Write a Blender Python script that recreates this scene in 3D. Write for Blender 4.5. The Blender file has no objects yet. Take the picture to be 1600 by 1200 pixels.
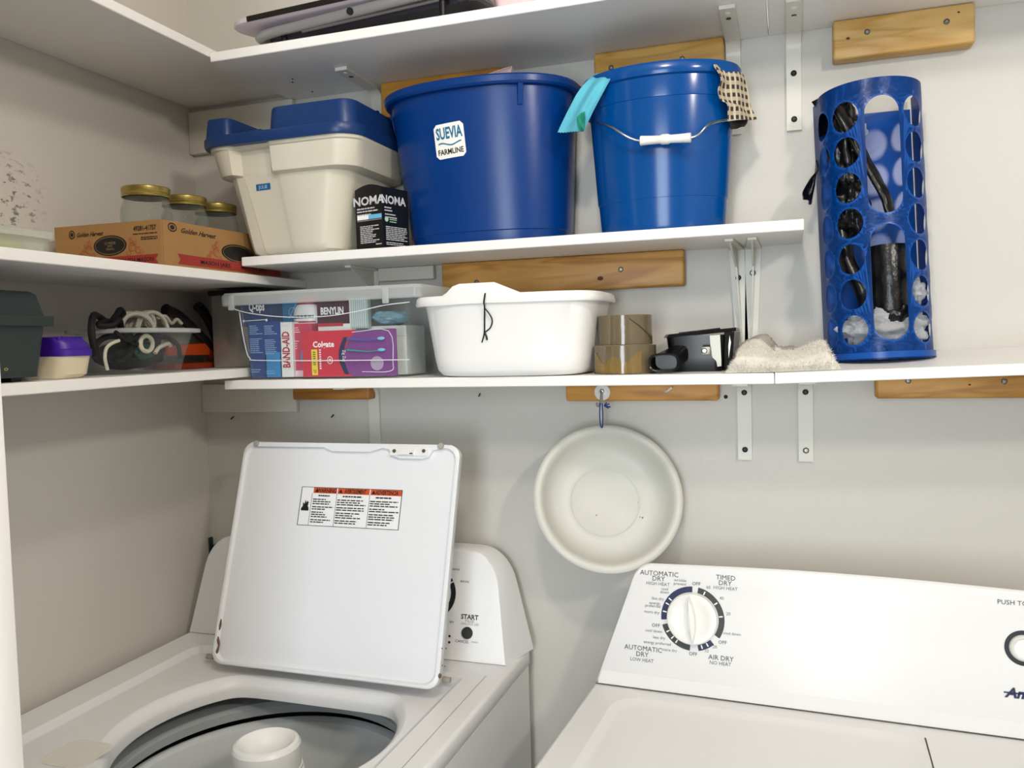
import bpy, bmesh, math, random
from mathutils import Vector, Matrix, noise
random.seed(7)
PI = math.pi
S = bpy.context.scene
C = S.collection

# ------------------------------------------------------------------ camera
F_PX, YAW, PITCH, ROLL = 1298.3, 0.3185, 0.0513, -0.0278
CAM = Vector((1.1863, -1.4882, 1.4291))
FWD = Vector((-math.sin(YAW)*math.cos(PITCH), math.cos(YAW)*math.cos(PITCH), -math.sin(PITCH)))
_r = Vector((math.cos(YAW), math.sin(YAW), 0)); _u = _r.cross(FWD)
RGT = math.cos(ROLL)*_r + math.sin(ROLL)*_u
UPV = -math.sin(ROLL)*_r + math.cos(ROLL)*_u
cd = bpy.data.cameras.new('camera'); cam = bpy.data.objects.new('camera', cd); C.objects.link(cam)
m = Matrix((RGT, UPV, -FWD)).transposed().to_4x4(); m.translation = CAM
cam.matrix_world = m
cd.sensor_width = 36; cd.lens = F_PX*36/1600; cd.clip_start = 0.02
S.camera = cam

def ray(u, v): return FWD + RGT*((u-800)/F_PX) - UPV*((v-600)/F_PX)
def atp(u, v, p, n):
    d = ray(u, v); p = Vector(p); n = Vector(n)
    return CAM + d*((p-CAM).dot(n)/d.dot(n))
def at(u, v, x=None, y=None, z=None):
    if x is not None: return atp(u, v, (x, 0, 0), (1, 0, 0))
    if y is not None: return atp(u, v, (0, y, 0), (0, 1, 0))
    return atp(u, v, (0, 0, z), (0, 0, 1))

# ------------------------------------------------------------------ world, lights, exposure
w = bpy.data.worlds.new('world'); S.world = w; w.use_nodes = True
w.node_tree.nodes['Background'].inputs[0].default_value = (0.80, 0.88, 1.0, 1)
w.node_tree.nodes['Background'].inputs[1].default_value = 0.35
def area(name, loc, target, sx, sy, power, col):
    l = bpy.data.lights.new(name, 'AREA'); l.shape = 'RECTANGLE'; l.size = sx; l.size_y = sy
    l.energy = power; l.color = col
    o = bpy.data.objects.new(name, l); C.objects.link(o); o.location = loc
    o.rotation_euler = (Vector(target)-Vector(loc)).to_track_quat('-Z', 'Y').to_euler(); return o
area('daylight', (1.0, -3.45, 1.3), (0.8, 0, 1.25), 0.75, 1.7, 38, (0.84, 0.93, 1.0))
pl = bpy.data.lights.new('ceiling_bulb', 'POINT'); pl.energy = 17.5; pl.color = (1.0, 0.91, 0.79); pl.shadow_soft_size = 0.06
po = bpy.data.objects.new('ceiling_bulb', pl); C.objects.link(po); po.location = (1.1, -1.3, 2.33)
area('left_wall_fill', (2.25, -1.75, 2.25), (.2, -.6, 1.7), 0.16, 0.16, 11, (1.0, 0.92, 0.82))  # added fill light to brighten the left wall, no fixture behind it
S.view_settings.view_transform = 'Standard'; S.view_settings.look = 'None'
S.view_settings.gamma = 1; S.view_settings.use_curve_mapping = False
S.view_settings.exposure = 0.25

# ------------------------------------------------------------------ materials
def lin(c):
    return tuple(((x/12.92) if x <= .04045 else ((x+.055)/1.055)**2.4) for x in c)
def H(s): return lin(tuple(int(s[i:i+2], 16)/255 for i in (0, 2, 4)))
MATS = {}
def mat(name, hexc, rough=.5, metal=0, bump=0, bscale=40, vary=0, vscale=8, spec=.5, coat=0, alpha=1, trans=0, ior=1.45, sub=0, emit=0, stretch=None):
    if name in MATS: return MATS[name]
    m = bpy.data.materials.new(name); m.use_nodes = True; nt = m.node_tree; b = nt.nodes['Principled BSDF']
    c = H(hexc)
    b.inputs['Base Color'].default_value = (*c, 1); b.inputs['Roughness'].default_value = rough
    b.inputs['Metallic'].default_value = metal; b.inputs['Specular IOR Level'].default_value = spec
    b.inputs['Coat Weight'].default_value = coat; b.inputs['IOR'].default_value = ior
    b.inputs['Alpha'].default_value = alpha; b.inputs['Transmission Weight'].default_value = trans
    b.inputs['Subsurface Weight'].default_value = sub
    tc = nt.nodes.new('ShaderNodeTexCoord'); mp = nt.nodes.new('ShaderNodeMapping')
    nt.links.new(tc.outputs['Object'], mp.inputs[0])
    if stretch: mp.inputs['Scale'].default_value = stretch
    if vary:
        n = nt.nodes.new('ShaderNodeTexNoise'); n.inputs['Scale'].default_value = vscale; n.inputs['Detail'].default_value = 4
        nt.links.new(mp.outputs[0], n.inputs['Vector'])
        mx = nt.nodes.new('ShaderNodeMixRGB'); mx.inputs[1].default_value = (*[x*(1-vary) for x in c], 1)
        mx.inputs[2].default_value = (*[min(1, x*(1+vary)) for x in c], 1)
        nt.links.new(n.outputs['Fac'], mx.inputs[0]); nt.links.new(mx.outputs[0], b.inputs['Base Color'])
    if bump:
        n = nt.nodes.new('ShaderNodeTexNoise'); n.inputs['Scale'].default_value = bscale; n.inputs['Detail'].default_value = 3
        nt.links.new(mp.outputs[0], n.inputs['Vector'])
        bp = nt.nodes.new('ShaderNodeBump'); bp.inputs['Strength'].default_value = bump; bp.inputs['Distance'].default_value = .002
        nt.links.new(n.outputs['Fac'], bp.inputs['Height']); nt.links.new(bp.outputs[0], b.inputs['Normal'])
    MATS[name] = m; return m

def clear(name, hexc, fac, rough=.08, tint='FFFFFF', edge=.5):
    """thin clear plastic or glass: mostly see-through, partly a glossy pale film"""
    m = bpy.data.materials.new(name); m.use_nodes = True; nt = m.node_tree; b = nt.nodes['Principled BSDF']
    b.inputs['Base Color'].default_value = (*H(hexc), 1); b.inputs['Roughness'].default_value = rough
    t = nt.nodes.new('ShaderNodeBsdfTransparent'); t.inputs[0].default_value = (*H(tint), 1)
    mx = nt.nodes.new('ShaderNodeMixShader'); lw = nt.nodes.new('ShaderNodeLayerWeight'); lw.inputs[0].default_value = .35
    ma = nt.nodes.new('ShaderNodeMath'); ma.operation = 'MULTIPLY_ADD'; ma.inputs[1].default_value = edge; ma.inputs[2].default_value = fac
    ma.use_clamp = True
    nt.links.new(lw.outputs['Facing'], ma.inputs[0]); nt.links.new(ma.outputs[0], mx.inputs[0])
    nt.links.new(t.outputs[0], mx.inputs[1]); nt.links.new(b.outputs[0], mx.inputs[2])
    nt.links.new(mx.outputs[0], nt.nodes['Material Output'].inputs[0]); return m

def wood(name, c1, c2, seed=0, knots=.3):
    m = bpy.data.materials.new(name); m.use_nodes = True; nt = m.node_tree; b = nt.nodes['Principled BSDF']
    b.inputs['Roughness'].default_value = .45
    tc = nt.nodes.new('ShaderNodeTexCoord'); mp = nt.nodes.new('ShaderNodeMapping')
    mp.inputs['Scale'].default_value = (1.6, 14, 14); mp.inputs['Location'].default_value = (seed*3.1, seed*1.7, seed)
    n = nt.nodes.new('ShaderNodeTexNoise'); n.inputs['Scale'].default_value = 2.2; n.inputs['Detail'].default_value = 2; n.inputs['Distortion'].default_value = .6
    wv = nt.nodes.new('ShaderNodeMath'); wv.operation = 'MULTIPLY'; wv.inputs[1].default_value = 7
    fr = nt.nodes.new('ShaderNodeMath'); fr.operation = 'PINGPONG'; fr.inputs[1].default_value = 1
    r = nt.nodes.new('ShaderNodeValToRGB'); e = r.color_ramp.elements
    e[0].color = (*H(c1), 1); e[1].color = (*H(c2), 1); e[0].position = .0; e[1].position = .75
    n2 = nt.nodes.new('ShaderNodeTexNoise'); n2.inputs['Scale'].default_value = 60; mp2 = nt.nodes.new('ShaderNodeMapping'); mp2.inputs['Scale'].default_value = (.15, 1, 1)
    mx = nt.nodes.new('ShaderNodeMixRGB'); mx.blend_type = 'MULTIPLY'; mx.inputs[0].default_value = .35
    L = nt.links.new
    L(tc.outputs['Object'], mp.inputs[0]); L(mp.outputs[0], n.inputs['Vector']); L(n.outputs['Fac'], wv.inputs[0]); L(wv.outputs[0], fr.inputs[0])
    L(fr.outputs[0], r.inputs[0]); L(tc.outputs['Object'], mp2.inputs[0]); L(mp2.outputs[0], n2.inputs['Vector'])
    L(r.outputs[0], mx.inputs[1]); L(n2.outputs['Fac'], mx.inputs[2]); L(mx.outputs[0], b.inputs['Base Color'])
    return m

def wall_scuffed():
    m = mat('scuffed_wall_paint', 'CFCAC2', .45, bump=.15, bscale=120)
    nt = m.node_tree; b = nt.nodes['Principled BSDF']; L = nt.links.new
    tc = nt.nodes.new('ShaderNodeTexCoord')
    def marks(loc, sc, thr, centre, rad):
        mp = nt.nodes.new('ShaderNodeMapping'); mp.inputs['Location'].default_value = loc; mp.inputs['Scale'].default_value = sc
        n = nt.nodes.new('ShaderNodeTexNoise'); n.inputs['Scale'].default_value = 1; n.inputs['Detail'].default_value = 5; n.inputs['Roughness'].default_value = .7
        L(tc.outputs['Object'], mp.inputs[0]); L(mp.outputs[0], n.inputs['Vector'])
        r = nt.nodes.new('ShaderNodeValToRGB'); r.color_ramp.elements[0].position = thr; r.color_ramp.elements[1].position = thr+.05
        L(n.outputs['Fac'], r.inputs[0])
        d = nt.nodes.new('ShaderNodeVectorMath'); d.operation = 'DISTANCE'; d.inputs[1].default_value = centre
        L(tc.outputs['Object'], d.inputs[0])
        mr = nt.nodes.new('ShaderNodeMapRange'); mr.inputs['From Min'].default_value = rad*.5; mr.inputs['From Max'].default_value = rad
        mr.inputs['To Min'].default_value = 1; mr.inputs['To Max'].default_value = 0
        L(d.outputs['Value'], mr.inputs['Value'])
        mu = nt.nodes.new('ShaderNodeMath'); mu.operation = 'MULTIPLY'; L(r.outputs[0], mu.inputs[0]); L(mr.outputs[0], mu.inputs[1])
        return mu
    a = marks((0, 3, 1), (30, 55, 95), .545, (0, -.46, 1.685), .085)
    c = marks((0, 1, 5), (30, 40, 45), .70, (0, -.35, 1.75), .45)
    ad = nt.nodes.new('ShaderNodeMath'); ad.operation = 'MAXIMUM'; L(a.outputs[0], ad.inputs[0]); L(c.outputs[0], ad.inputs[1])
    mu = nt.nodes.new('ShaderNodeMath'); mu.operation = 'MULTIPLY'; mu.inputs[1].default_value = .72; L(ad.outputs[0], mu.inputs[0])
    mx = nt.nodes.new('ShaderNodeMixRGB'); mx.inputs[1].default_value = (*H('CFCAC2'), 1); mx.inputs[2].default_value = (*H('3C3834'), 1)
    L(mu.outputs[0], mx.inputs[0]); L(mx.outputs[0], b.inputs['Base Color'])
    return m

WALL = mat('wall_paint', 'CDCAC3', .42, bump=.12, bscale=140)
MEL = mat('white_melamine', 'F0EEEC', .38, bump=.05, bscale=200)
WMET = mat('white_painted_metal', 'DDDAD0', .35)
WCLEAT = mat('white_painted_wood', 'DDD9CE', .45)
ENAM = mat('white_enamel', 'E7E7E8', .3, spec=.4)
LIDM = mat('lid_enamel', 'E6E8EC', .25)
PLW = mat('white_plastic', 'E9E8E5', .3)
BLK = mat('black_rubber', '101012', .45)
BLKG = mat('black_gloss_plastic', '0B0B0D', .25)
DGREY = mat('dark_grey_print', '3A3A3A', .5)
SCREW = mat('zinc_screw', '8C8A84', .35, metal=1)
STEEL = mat('steel', 'A8A8A8', .3, metal=1)
BLACKPRINT = mat('black_print', '151515', .5)
WHITEPRINT = mat('white_print', 'F4F4F2', .5)

# ------------------------------------------------------------------ mesh helpers
INV = {}
def thing(name, label, cat, loc=(0, 0, 0), group=None, mtx=None):
    o = bpy.data.objects.new(name, None); C.objects.link(o); o.empty_display_size = .05
    M = mtx.copy() if mtx is not None else Matrix.Translation(Vector(loc))
    o.matrix_world = M; INV[o] = M.inverted()
    o['label'] = label; o['category'] = cat
    if group: o['group'] = group
    return o
def obj(name, bm, m, parent=None, ang=35, smooth=True, local=False, label=None, kind=None):
    """link a bmesh as one mesh object; vertices are given in world space unless local"""
    if parent is not None and not local:
        iv = INV[parent]
        bmesh.ops.transform(bm, matrix=iv, verts=bm.verts)
    me = bpy.data.meshes.new(name)
    bmesh.ops.recalc_face_normals(bm, faces=bm.faces)
    bm.to_mesh(me); bm.free()
    if smooth:
        me.shade_smooth(); me.set_sharp_from_angle(angle=math.radians(ang))
    if m is not None:
        for x in (m if isinstance(m, list) else [m]): me.materials.append(x)
    o = bpy.data.objects.new(name, me); C.objects.link(o)
    if parent is not None:
        o.parent = parent; INV[o] = INV[parent]
    else: INV[o] = Matrix.Identity(4)
    if label: o['label'] = label
    if kind: o['kind'] = kind
    return o
def tag(o, label, cat, group=None):
    o['label'] = label; o['category'] = cat
    if group: o['group'] = group
    return o
def rebase(o, loc):
    """put a single-mesh thing's origin at its base"""
    loc = Vector(loc); o.data.transform(Matrix.Translation(-loc)); o.location = loc; INV[o] = Matrix.Translation(-loc); return o

def B(): return bmesh.new()
def merge(bm, b2, M=None):
    if M is not None: bmesh.ops.transform(b2, matrix=M, verts=b2.verts)
    me = bpy.data.meshes.new('t'); b2.to_mesh(me); b2.free(); bm.from_mesh(me); bpy.data.meshes.remove(me)
def box(bm, x0, x1, y0, y1, z0, z1, bev=0, seg=2, M=None):
    b = B(); r = bmesh.ops.create_cube(b, size=1)
    for v in b.verts:
        v.co = Vector(((x0+x1)/2+v.co.x*(x1-x0), (y0+y1)/2+v.co.y*(y1-y0), (z0+z1)/2+v.co.z*(z1-z0)))
    if bev: bmesh.ops.bevel(b, geom=list(b.edges), offset=bev, segments=seg, affect='EDGES', profile=.5)
    merge(bm, b, M); return bm
def loft(bm, rings, cap0=True, cap1=True, closed=True, M=None):
    b = B(); vs = [[b.verts.new(Vector(p)) for p in r] for r in rings]
    n = len(rings[0])
    for a, c in zip(vs, vs[1:]):
        for i in range(n if closed else n-1):
            j = (i+1) % n; b.faces.new((a[i], a[j], c[j], c[i]))
    if cap0: b.faces.new(vs[0][::-1])
    if cap1: b.faces.new(vs[-1])
    merge(bm, b, M); return bm
def rr(x0, x1, y0, y1, r, z=0, n=6):
    """rounded rectangle ring; r one radius"""
    r = min(r, (x1-x0)/2-1e-5, (y1-y0)/2-1e-5); out = []
    for cx, cy, a0 in ((x1-r, y1-r, 0), (x0+r, y1-r, 90), (x0+r, y0+r, 180), (x1-r, y0+r, 270)):
        for k in range(n+1):
            a = math.radians(a0+90*k/n); out.append(Vector((cx+r*math.cos(a), cy+r*math.sin(a), z)))
    return out
def lathe(bm, prof, c, n=32, sy=1, axis=None, cap0=False, cap1=False, M=None):
    rings = [[Vector((r*math.cos(2*PI*k/n), r*sy*math.sin(2*PI*k/n), z)) for k in range(n)] for r, z in prof]
    T = Matrix.Translation(Vector(c))
    if axis is not None: T = T @ Vector(axis).to_track_quat('Z', 'Y').to_matrix().to_4x4()
    if M is not None: T = M @ T
    return loft(bm, rings, cap0, cap1, M=T)
def cyl(bm, a, b, r, n=16, r2=None, M=None):
    a = Vector(a); b = Vector(b); d = b-a
    return lathe(bm, [(r, 0), (r if r2 is None else r2, d.length)], a, n, axis=d, cap0=True, cap1=True, M=M)
def smoothpath(pts, k=6):
    pts = [Vector(p) for p in pts]; out = []
    P = [2*pts[0]-pts[1]]+pts+[2*pts[-1]-pts[-2]]
    for i in range(1, len(P)-2):
        for s in range(k):
            t = s/k; p0, p1, p2, p3 = P[i-1:i+3]
            out.append(.5*((2*p1)+(p2-p0)*t+(2*p0-5*p1+4*p2-p3)*t*t+(3*p1-p0-3*p2+p3)*t**3))
    out.append(pts[-1]); return out
def tube(bm, pts, r, n=8, k=6, flat=1, M=None):
    p = smoothpath(pts, k) if k > 1 else [Vector(q) for q in pts]
    rings = []; up = None
    for i, q in enumerate(p):
        t = (p[min(i+1, len(p)-1)]-p[max(i-1, 0)]).normalized()
        if up is None:
            up = t.orthogonal().normalized() if abs(t.z) > .9 else (Vector((0, 0, 1))-t*t.z).normalized()
        else: up = (up-t*up.dot(t)).normalized()
        s = t.cross(up); rad = r(i/(len(p)-1)) if callable(r) else r
        rings.append([q+rad*(math.cos(2*PI*j/n)*s+flat*math.sin(2*PI*j/n)*up) for j in range(n)])
    return loft(bm, rings, M=M)
def prism(bm, poly, f, t0, t1, M=None):
    """polygon (2D list) extruded between t0 and t1; f(u,v,t) -> point"""
    return loft(bm, [[f(u, v, t0) for u, v in poly], [f(u, v, t1) for u, v in poly]], M=M)
def ring_sector(bm, f, r0, r1, a0, a1, w=0, n=10):
    pts = []
    b = B(); A = []; D = []
    for k in range(n+1):
        a = math.radians(a0+(a1-a0)*k/n)
        A.append(b.verts.new(f(r0*math.cos(a), r0*math.sin(a), w))); D.append(b.verts.new(f(r1*math.cos(a), r1*math.sin(a), w)))
    for k in range(n): b.faces.new((A[k], A[k+1], D[k+1], D[k]))
    merge(bm, b)
def quadp(bm, f, x0, x1, y0, y1, w=0, nx=1, rad=0):
    """flat print patch in a face frame f(u,v,w)"""
    b = B()
    if rad: 
        vs = [b.verts.new(f(p.x, p.y, w)) for p in rr(x0, x1, y0, y1, rad)]; b.faces.new(vs)
    else:
        g = [[b.verts.new(f(x0+(x1-x0)*i/nx, y, w)) for y in (y0, y1)] for i in range(nx+1)]
        for i in range(nx): b.faces.new((g[i][0], g[i+1][0], g[i+1][1], g[i][1]))
    merge(bm, b)
def text(bm, s, f, u, v, size, w=0, sx=1, align='CENTER', bold=0, shear=0, rot=0, vcen=True):
    cu = bpy.data.curves.new('t', 'FONT'); cu.body = s; cu.size = 1; cu.align_x = align; cu.resolution_u = 2
    cu.offset = bold; cu.shear = shear; cu.fill_mode = 'FRONT'
    o = bpy.data.objects.new('t', cu); me = bpy.data.meshes.new_from_object(o)
    b = B(); b.from_mesh(me); bpy.data.objects.remove(o); bpy.data.curves.remove(cu); bpy.data.meshes.remove(me)
    ca, sa = math.cos(rot), math.sin(rot)
    for q in b.verts:
        x = q.co.x*size*1.4*sx; y = (q.co.y-(.35 if vcen else 0))*size*1.4
        q.co = f(u+x*ca-y*sa, v+x*sa+y*ca, w)
    merge(bm, b)
def lines(bm, f, x0, x1, ytop, n, pitch, th, w=0, ragged=.3, seed=1):
    """rows of unreadably small print"""
    rnd = random.Random(seed)
    for i in range(n):
        y = ytop-i*pitch; x = x0; end = x1-(x1-x0)*ragged*rnd.random()
        while x < end:
            L = min((x1-x0)*rnd.uniform(.08, .22), end-x)
            quadp(bm, f, x, x+L, y-th, y, w); x += L+(x1-x0)*.025
def frame(o, ux, uy):
    o = Vector(o); ux = Vector(ux).normalized(); uy = Vector(uy).normalized(); n = ux.cross(uy)
    return lambda u, v, w=0: o+ux*u+uy*v+n*w
def screw(parent, p, n=(0, -1, 0), r=.0042, m=None, name='screw'):
    b = B(); lathe(b, [(0.0001, .0025), (r*.45, .0024), (r*.5, .0012), (r*.62, .0012), (r*.7, .0022), (r, .0012), (r, -.002)], p, 14, axis=n)
    return obj(name, b, m or SCREW, parent)

# ------------------------------------------------------------------ room shell
def struct(name, bm, m, **k): o = obj(name, bm, m, **k); o['kind'] = 'structure'; return o
b = B(); box(b, -.1, 2.5, 0, .1, 0, 2.5); struct('wall_back', b, WALL)
b = B(); box(b, -.1, 0, -.93, 0, 0, 2.5); struct('wall_left', b, wall_scuffed())
b = B(); box(b, 2.4, 2.5, -3.6, 0, 0, 2.5); struct('wall_right', b, WALL)
b = B(); box(b, -1.2, 2.5, -3.6, .1, -.1, 0); struct('floor', b, mat('floor_vinyl', 'A19E98', .5, vary=.15))
b = B(); box(b, -1.2, 2.5, -3.6, .1, 2.5, 2.6); struct('ceiling', b, WALL)
b = B(); box(b, -1.2, -1.1, -3.6, -.93, 0, 2.5); struct('wall_hall', b, WALL)
b = B(); box(b, -1.2, .36, -1.03, -.93, 0, 2.5); struct('wall_front', b, WALL)
b = B()
box(b, -1.2, .7, -3.7, -3.6, 0, 2.5); box(b, 1.6, 2.5, -3.7, -3.6, 0, 2.5); box(b, .7, 1.6, -3.7, -3.6, 2.25, 2.5); box(b, .7, 1.6, -3.7, -3.6, 0, .45)
struct('wall_rear', b, WALL)
b = B()
for q in ((.66, .72, .43, 2.27), (1.58, 1.64, .43, 2.27)): box(b, q[0], q[1], -3.62, -3.58, q[2], q[3], .004)
box(b, .66, 1.64, -3.62, -3.58, 2.23, 2.29, .004); box(b, .66, 1.64, -3.62, -3.56, .41, .47, .004)
win = struct('window_1', b, MEL)

jx = .431
b = B(); box(b, jx-.0125, jx, -.885, -.85, 0, 2.3, .0015); struct('trim_1', b, mat('jamb_paint', 'F4F2F0', .4))
b = B(); box(b, jx-.0175, jx-.0125, -.885, -.862, 0, 2.3); struct('trim_2', b, mat('bare_jamb_gap', '8A6F5C', .7, vary=.4, vscale=20))
b = B(); box(b, .34, jx-.0165, -.9295, -.852, 0, 2.3, .0015); struct('trim_3', b, mat('jamb_paint', 'F4F2F0', .4))

# ------------------------------------------------------------------ shelves
Z1, ZL1, Z2, ZL2, Z3, ZL3 = 1.3722, 1.393, 1.5954, 1.5645, 1.944, 1.953
T = .0162
def shelf(label, x0, x1, y0, y1, ztop, tilt=None, m=None):
    b = B(); box(b, x0, x1, y0, y1, ztop-T, ztop, .0012, 1)
    if tilt:
        for v in b.verts: v.co.z += tilt(v.co.x, v.co.y)
    o = obj('shelf_board', b, m or MEL, None); tag(o, label, 'shelf'); return rebase(o, ((x0+x1)/2, y1, ztop-T))
shelf('topmost white shelf board along left wall, bare underside facing down', 0.0005, .2415, -.84, -.0005, ZL3)
shelf('long topmost white shelf board on back wall carrying the folded table', .2425, 1.1645, -.2506, -.0005, Z3)
shelf('right end piece of topmost shelf above the perforated blue bag holder', 1.166, 2.39, -.2506, -.0005, Z3)
shelf('middle white shelf board on left wall under the cardboard jar box', 0.0005, .2613, -.84, -.0005, ZL2)
shelf('middle white shelf board on back wall under tote, tub and bucket', .2485, 1.2141, -.1955, -.0005, Z2)
shelf('lowest white shelf board on left wall under the cord bowl', 0.0005, .241, -.84, -.0005, ZL1)
shelf('lowest white shelf board on back wall under clear bin and dishpan', .2147, 1.1705, -.2154, -.0005, Z1)
tl = lambda x, y: .026*(x-1.1715)+.017*(y+.2154)/.2154
shelf('right piece of lowest shelf under the perforated blue bag holder', 1.1715, 2.38, -.2154, -.0005, Z1, tl)
# screw holes under the top shelf
SCH = mat('dark_hole', '2A2622', .8)
for k, (u, v, lb) in enumerate(((457, 123, 'upper of a close pair of screw tips under the topmost shelf'), (457, 128, 'lower of a close pair of screw tips under the topmost shelf'), (488, 143, 'lone screw tip under the topmost shelf left of the bracket'))):
    p = at(u, v, z=Z3-T); b = B(); lathe(b, [(.0001, -.001), (.0016, -.001), (.0018, 0)], p, 8, axis=(0, 0, 1))
    tag(obj('screw_tip', b, SCH), lb, 'screw')

# ------------------------------------------------------------------ cleats
WOODS = [('BC7F26', 'D69A3C'), ('D09C4A', 'E8BA68'), ('D2A04E', 'E9BF76'), ('BE8338', 'E0A858'), ('A86C22', 'C68636'), ('BC7E2C', 'DCA048'), ('BE832F', 'DEA44C')]
def cleat(label, x0, x1, z0, z1, i, screws=(), th=.032, white=False, knots=()):
    t = thing('wood_cleat', label, 'wood block', ((x0+x1)/2, -.001, z0))
    b = B(); box(b, x0, x1, -th, -.0005, z0, z1, .004 if not white else .002, 3)
    obj('block', b, WCLEAT if white else wood('pine_%d' % i, *WOODS[i], seed=i+1), t)
    for u, v in screws:
        screw(t, at(u, v, y=-th), r=.0045)
    for u, v, r in knots:
        b = B(); p = at(u, v, y=-th-.0002); lathe(b, [(.0001, .0004), (r*.6, .0004), (r, 0)], p, 12, sy=.7, axis=(0, -1, 0))
        obj('knot', b, mat('knot', '5A3414', .6), t)
    return t
def cl(u0, v0, u1, v1, y=-.032):
    a = at(u0, v0, y=y); c = at(u1, v1, y=y); return a.x, c.x, a.z, c.z
a = at(600, 185, y=-.032); cleat('dark orange pine block behind the rim of the big blue tub', a.x-.006, .70, a.z, Z3-T-.0005, 0)
a = at(928, 122, y=-.032); c = at(1131, 100, y=-.032); cleat('light pine block behind blue bucket, two countersunk screws', a.x, c.x, 1.872, Z3-T-.0005, 1, ((955, 106), (1066, 92)))
a = at(1302, 95, y=-.032); c = at(1524, 65, y=-.032); cleat('light pine block above the blue bag holder, two screws', a.x, c.x, a.z+.001, Z3-T-.0005, 2, ((1355, 50), (1479, 34)), knots=((1325, 60, .003), (1498, 19, .002)))
a = at(690, 436, y=-.032); c = at(1069, 445, y=-.032); cleat('knotty pine block above white dishpan under the middle shelf', a.x, c.x, c.z-.001, Z2-T-.0005, 3, ((745, 441), (970, 421)), knots=((938, 435, .0055),))
a = at(457, 625, y=-.032); c = at(577, 625, y=-.032); cleat('short dark stained pine block under the clear bin', a.x, c.x, a.z, Z1-T-.0005, 4)
a = at(884, 627, y=-.032); c = at(1123, 626, y=-.032); cleat('orange pine block under lowest shelf that holds the basin hook', a.x, c.x, a.z, Z1-T-.0005, 5)
a = at(1369, 623, y=-.032); cleat('pine block at right under the lowest shelf end piece', a.x, 1.78, a.z, Z1-T-.0002, 6, ((1419, 595), (1569, 596)), knots=((1515, 601, .002),))
cleat('white painted block in the top left corner behind blue tote lid', .0005, .2525, 1.840, Z3-T-.0005, 0, th=.014, white=True)
cleat('white painted block under left end of the middle back shelf', .43, .548, 1.553, Z2-T-.0005, 0, th=.014, white=True)
cleat('wide white painted block in corner below the lowest shelf', .0005, .2325, 1.296, Z1-T-.0005, 0, th=.012, white=True)

# ------------------------------------------------------------------ brackets
def bracket(label, x, ztop, hv, lh, wd=.0235, rib=False, holes=(), bholes=(), lean=0, tip=None, scr=()):
    t = thing('shelf_bracket', label, 'bracket', (x, -.001, ztop-hv))
    yb = -.0005; th = .0055
    b = B()
    if not rib:
        prof = [(yb, ztop-hv), (yb, ztop-.0005), (yb-lh, ztop-.0005), (yb-lh, ztop-th-.001), (yb-th-.02, ztop-th-.003)]
        for k in range(7):
            a = math.radians(90+90*k/6); prof.append((yb-th-.02+.02*-math.cos(a), ztop-th-.003-.02+.02*math.sin(a)))
        prof.append((yb-th, ztop-hv))
        loft(b, [[Vector((x-wd/2, y, z)) for y, z in prof], [Vector((x+wd/2, y, z)) for y, z in prof]])
    else:
        th = .004
        loft(b, [[(x-wd/2, yb, ztop-.0005), (x+wd/2, yb, ztop-.0005), (x+wd/2, yb-th, ztop-.0005), (x-wd/2, yb-th, ztop-.0005)],
                 [(x-wd*.4+lean, yb, ztop-hv), (x+wd*.4+lean, yb, ztop-hv), (x+wd*.4+lean, yb-th, ztop-hv), (x-wd*.4+lean, yb-th, ztop-hv)]])
        loft(b, [[(x-wd/2, yb, ztop-.0005), (x+wd/2, yb, ztop-.0005), (x+wd/2, yb, ztop-.0045), (x-wd/2, yb, ztop-.0045)],
                 [(x-wd*.25-lean*.5, yb-lh, ztop-.0005), (x+wd*.25-lean*.5, yb-lh, ztop-.0005), (x+wd*.25-lean*.5, yb-lh, ztop-.0045), (x-wd*.25-lean*.5, yb-lh, ztop-.0045)]])
        P_ = [(x-.0015, yb-.003, ztop-.004), (x-.0015-lean*.45, yb-lh*.92, ztop-.004), (x-.0015, yb-lh*.16, ztop-.035), (x-.0015+lean*.9, yb-.006, ztop-hv*.9), (x-.002+lean*.9, yb-.003, ztop-hv*.93)]
        loft(b, [[Vector(p) for p in P_], [Vector(p)+Vector((.003, 0, 0)) for p in P_]])
    obj('bracket_body', b, WMET, t, 40)
    for zz in holes:
        screw(t, (x+lean*(zz/hv), yb-th-.0002, ztop-zz), r=.0048, m=BLK)
    for zz in scr:
        screw(t, (x+lean*(zz/hv), yb-th-.0004, ztop-zz), r=.005)
    for k, yy in enumerate(bholes):
        b = B(); lathe(b, [(.0001, .0006), (.0042, .0006), (.0042, -.001)], (x, -yy, ztop-.0068), 12, sy=1.2, axis=(0, 0, -1))
        obj('hole', b, BLK if k % 3 == 1 else mat('slot_white', 'F2F0EA', .5), t)
    return t
ZU = Z3-T
bracket('white flat shelf bracket between tote and big blue tub', .437, ZU, .075, .142, holes=(.048,), bholes=(.125, .105, .035))
bracket('white shelf bracket partly behind the checked cloth', 1.108, ZU, .158, .165, bholes=(.145, .125, .05))
bracket('white shelf bracket on the bare wall between bucket and bag holder', 1.2045, ZU, .161, .155, bholes=(.13, .10, .04), holes=(.068, .143))
ZM = Z2-T
bracket('ribbed white bracket above clear bin under the middle shelf', .415, ZM, .10, .105, rib=True)
bracket('left one of two ribbed white brackets under middle shelf end', 1.109, ZM, .185, .15, rib=True, holes=(.052,), wd=.025, lean=.008)
bracket('right one of two ribbed white brackets under middle shelf end', 1.1365, ZM, .185, .15, rib=True, scr=(.045,), wd=.026, lean=-.006)
ZB = Z1-T
bracket('white bracket leg below lowest shelf behind the washer lid', .4065, ZB, .16, .14, holes=(.022,))
bracket('white bracket leg below lowest shelf left of the joint', 1.1185, ZB, .143, .15, holes=(.026, .125))
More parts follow.
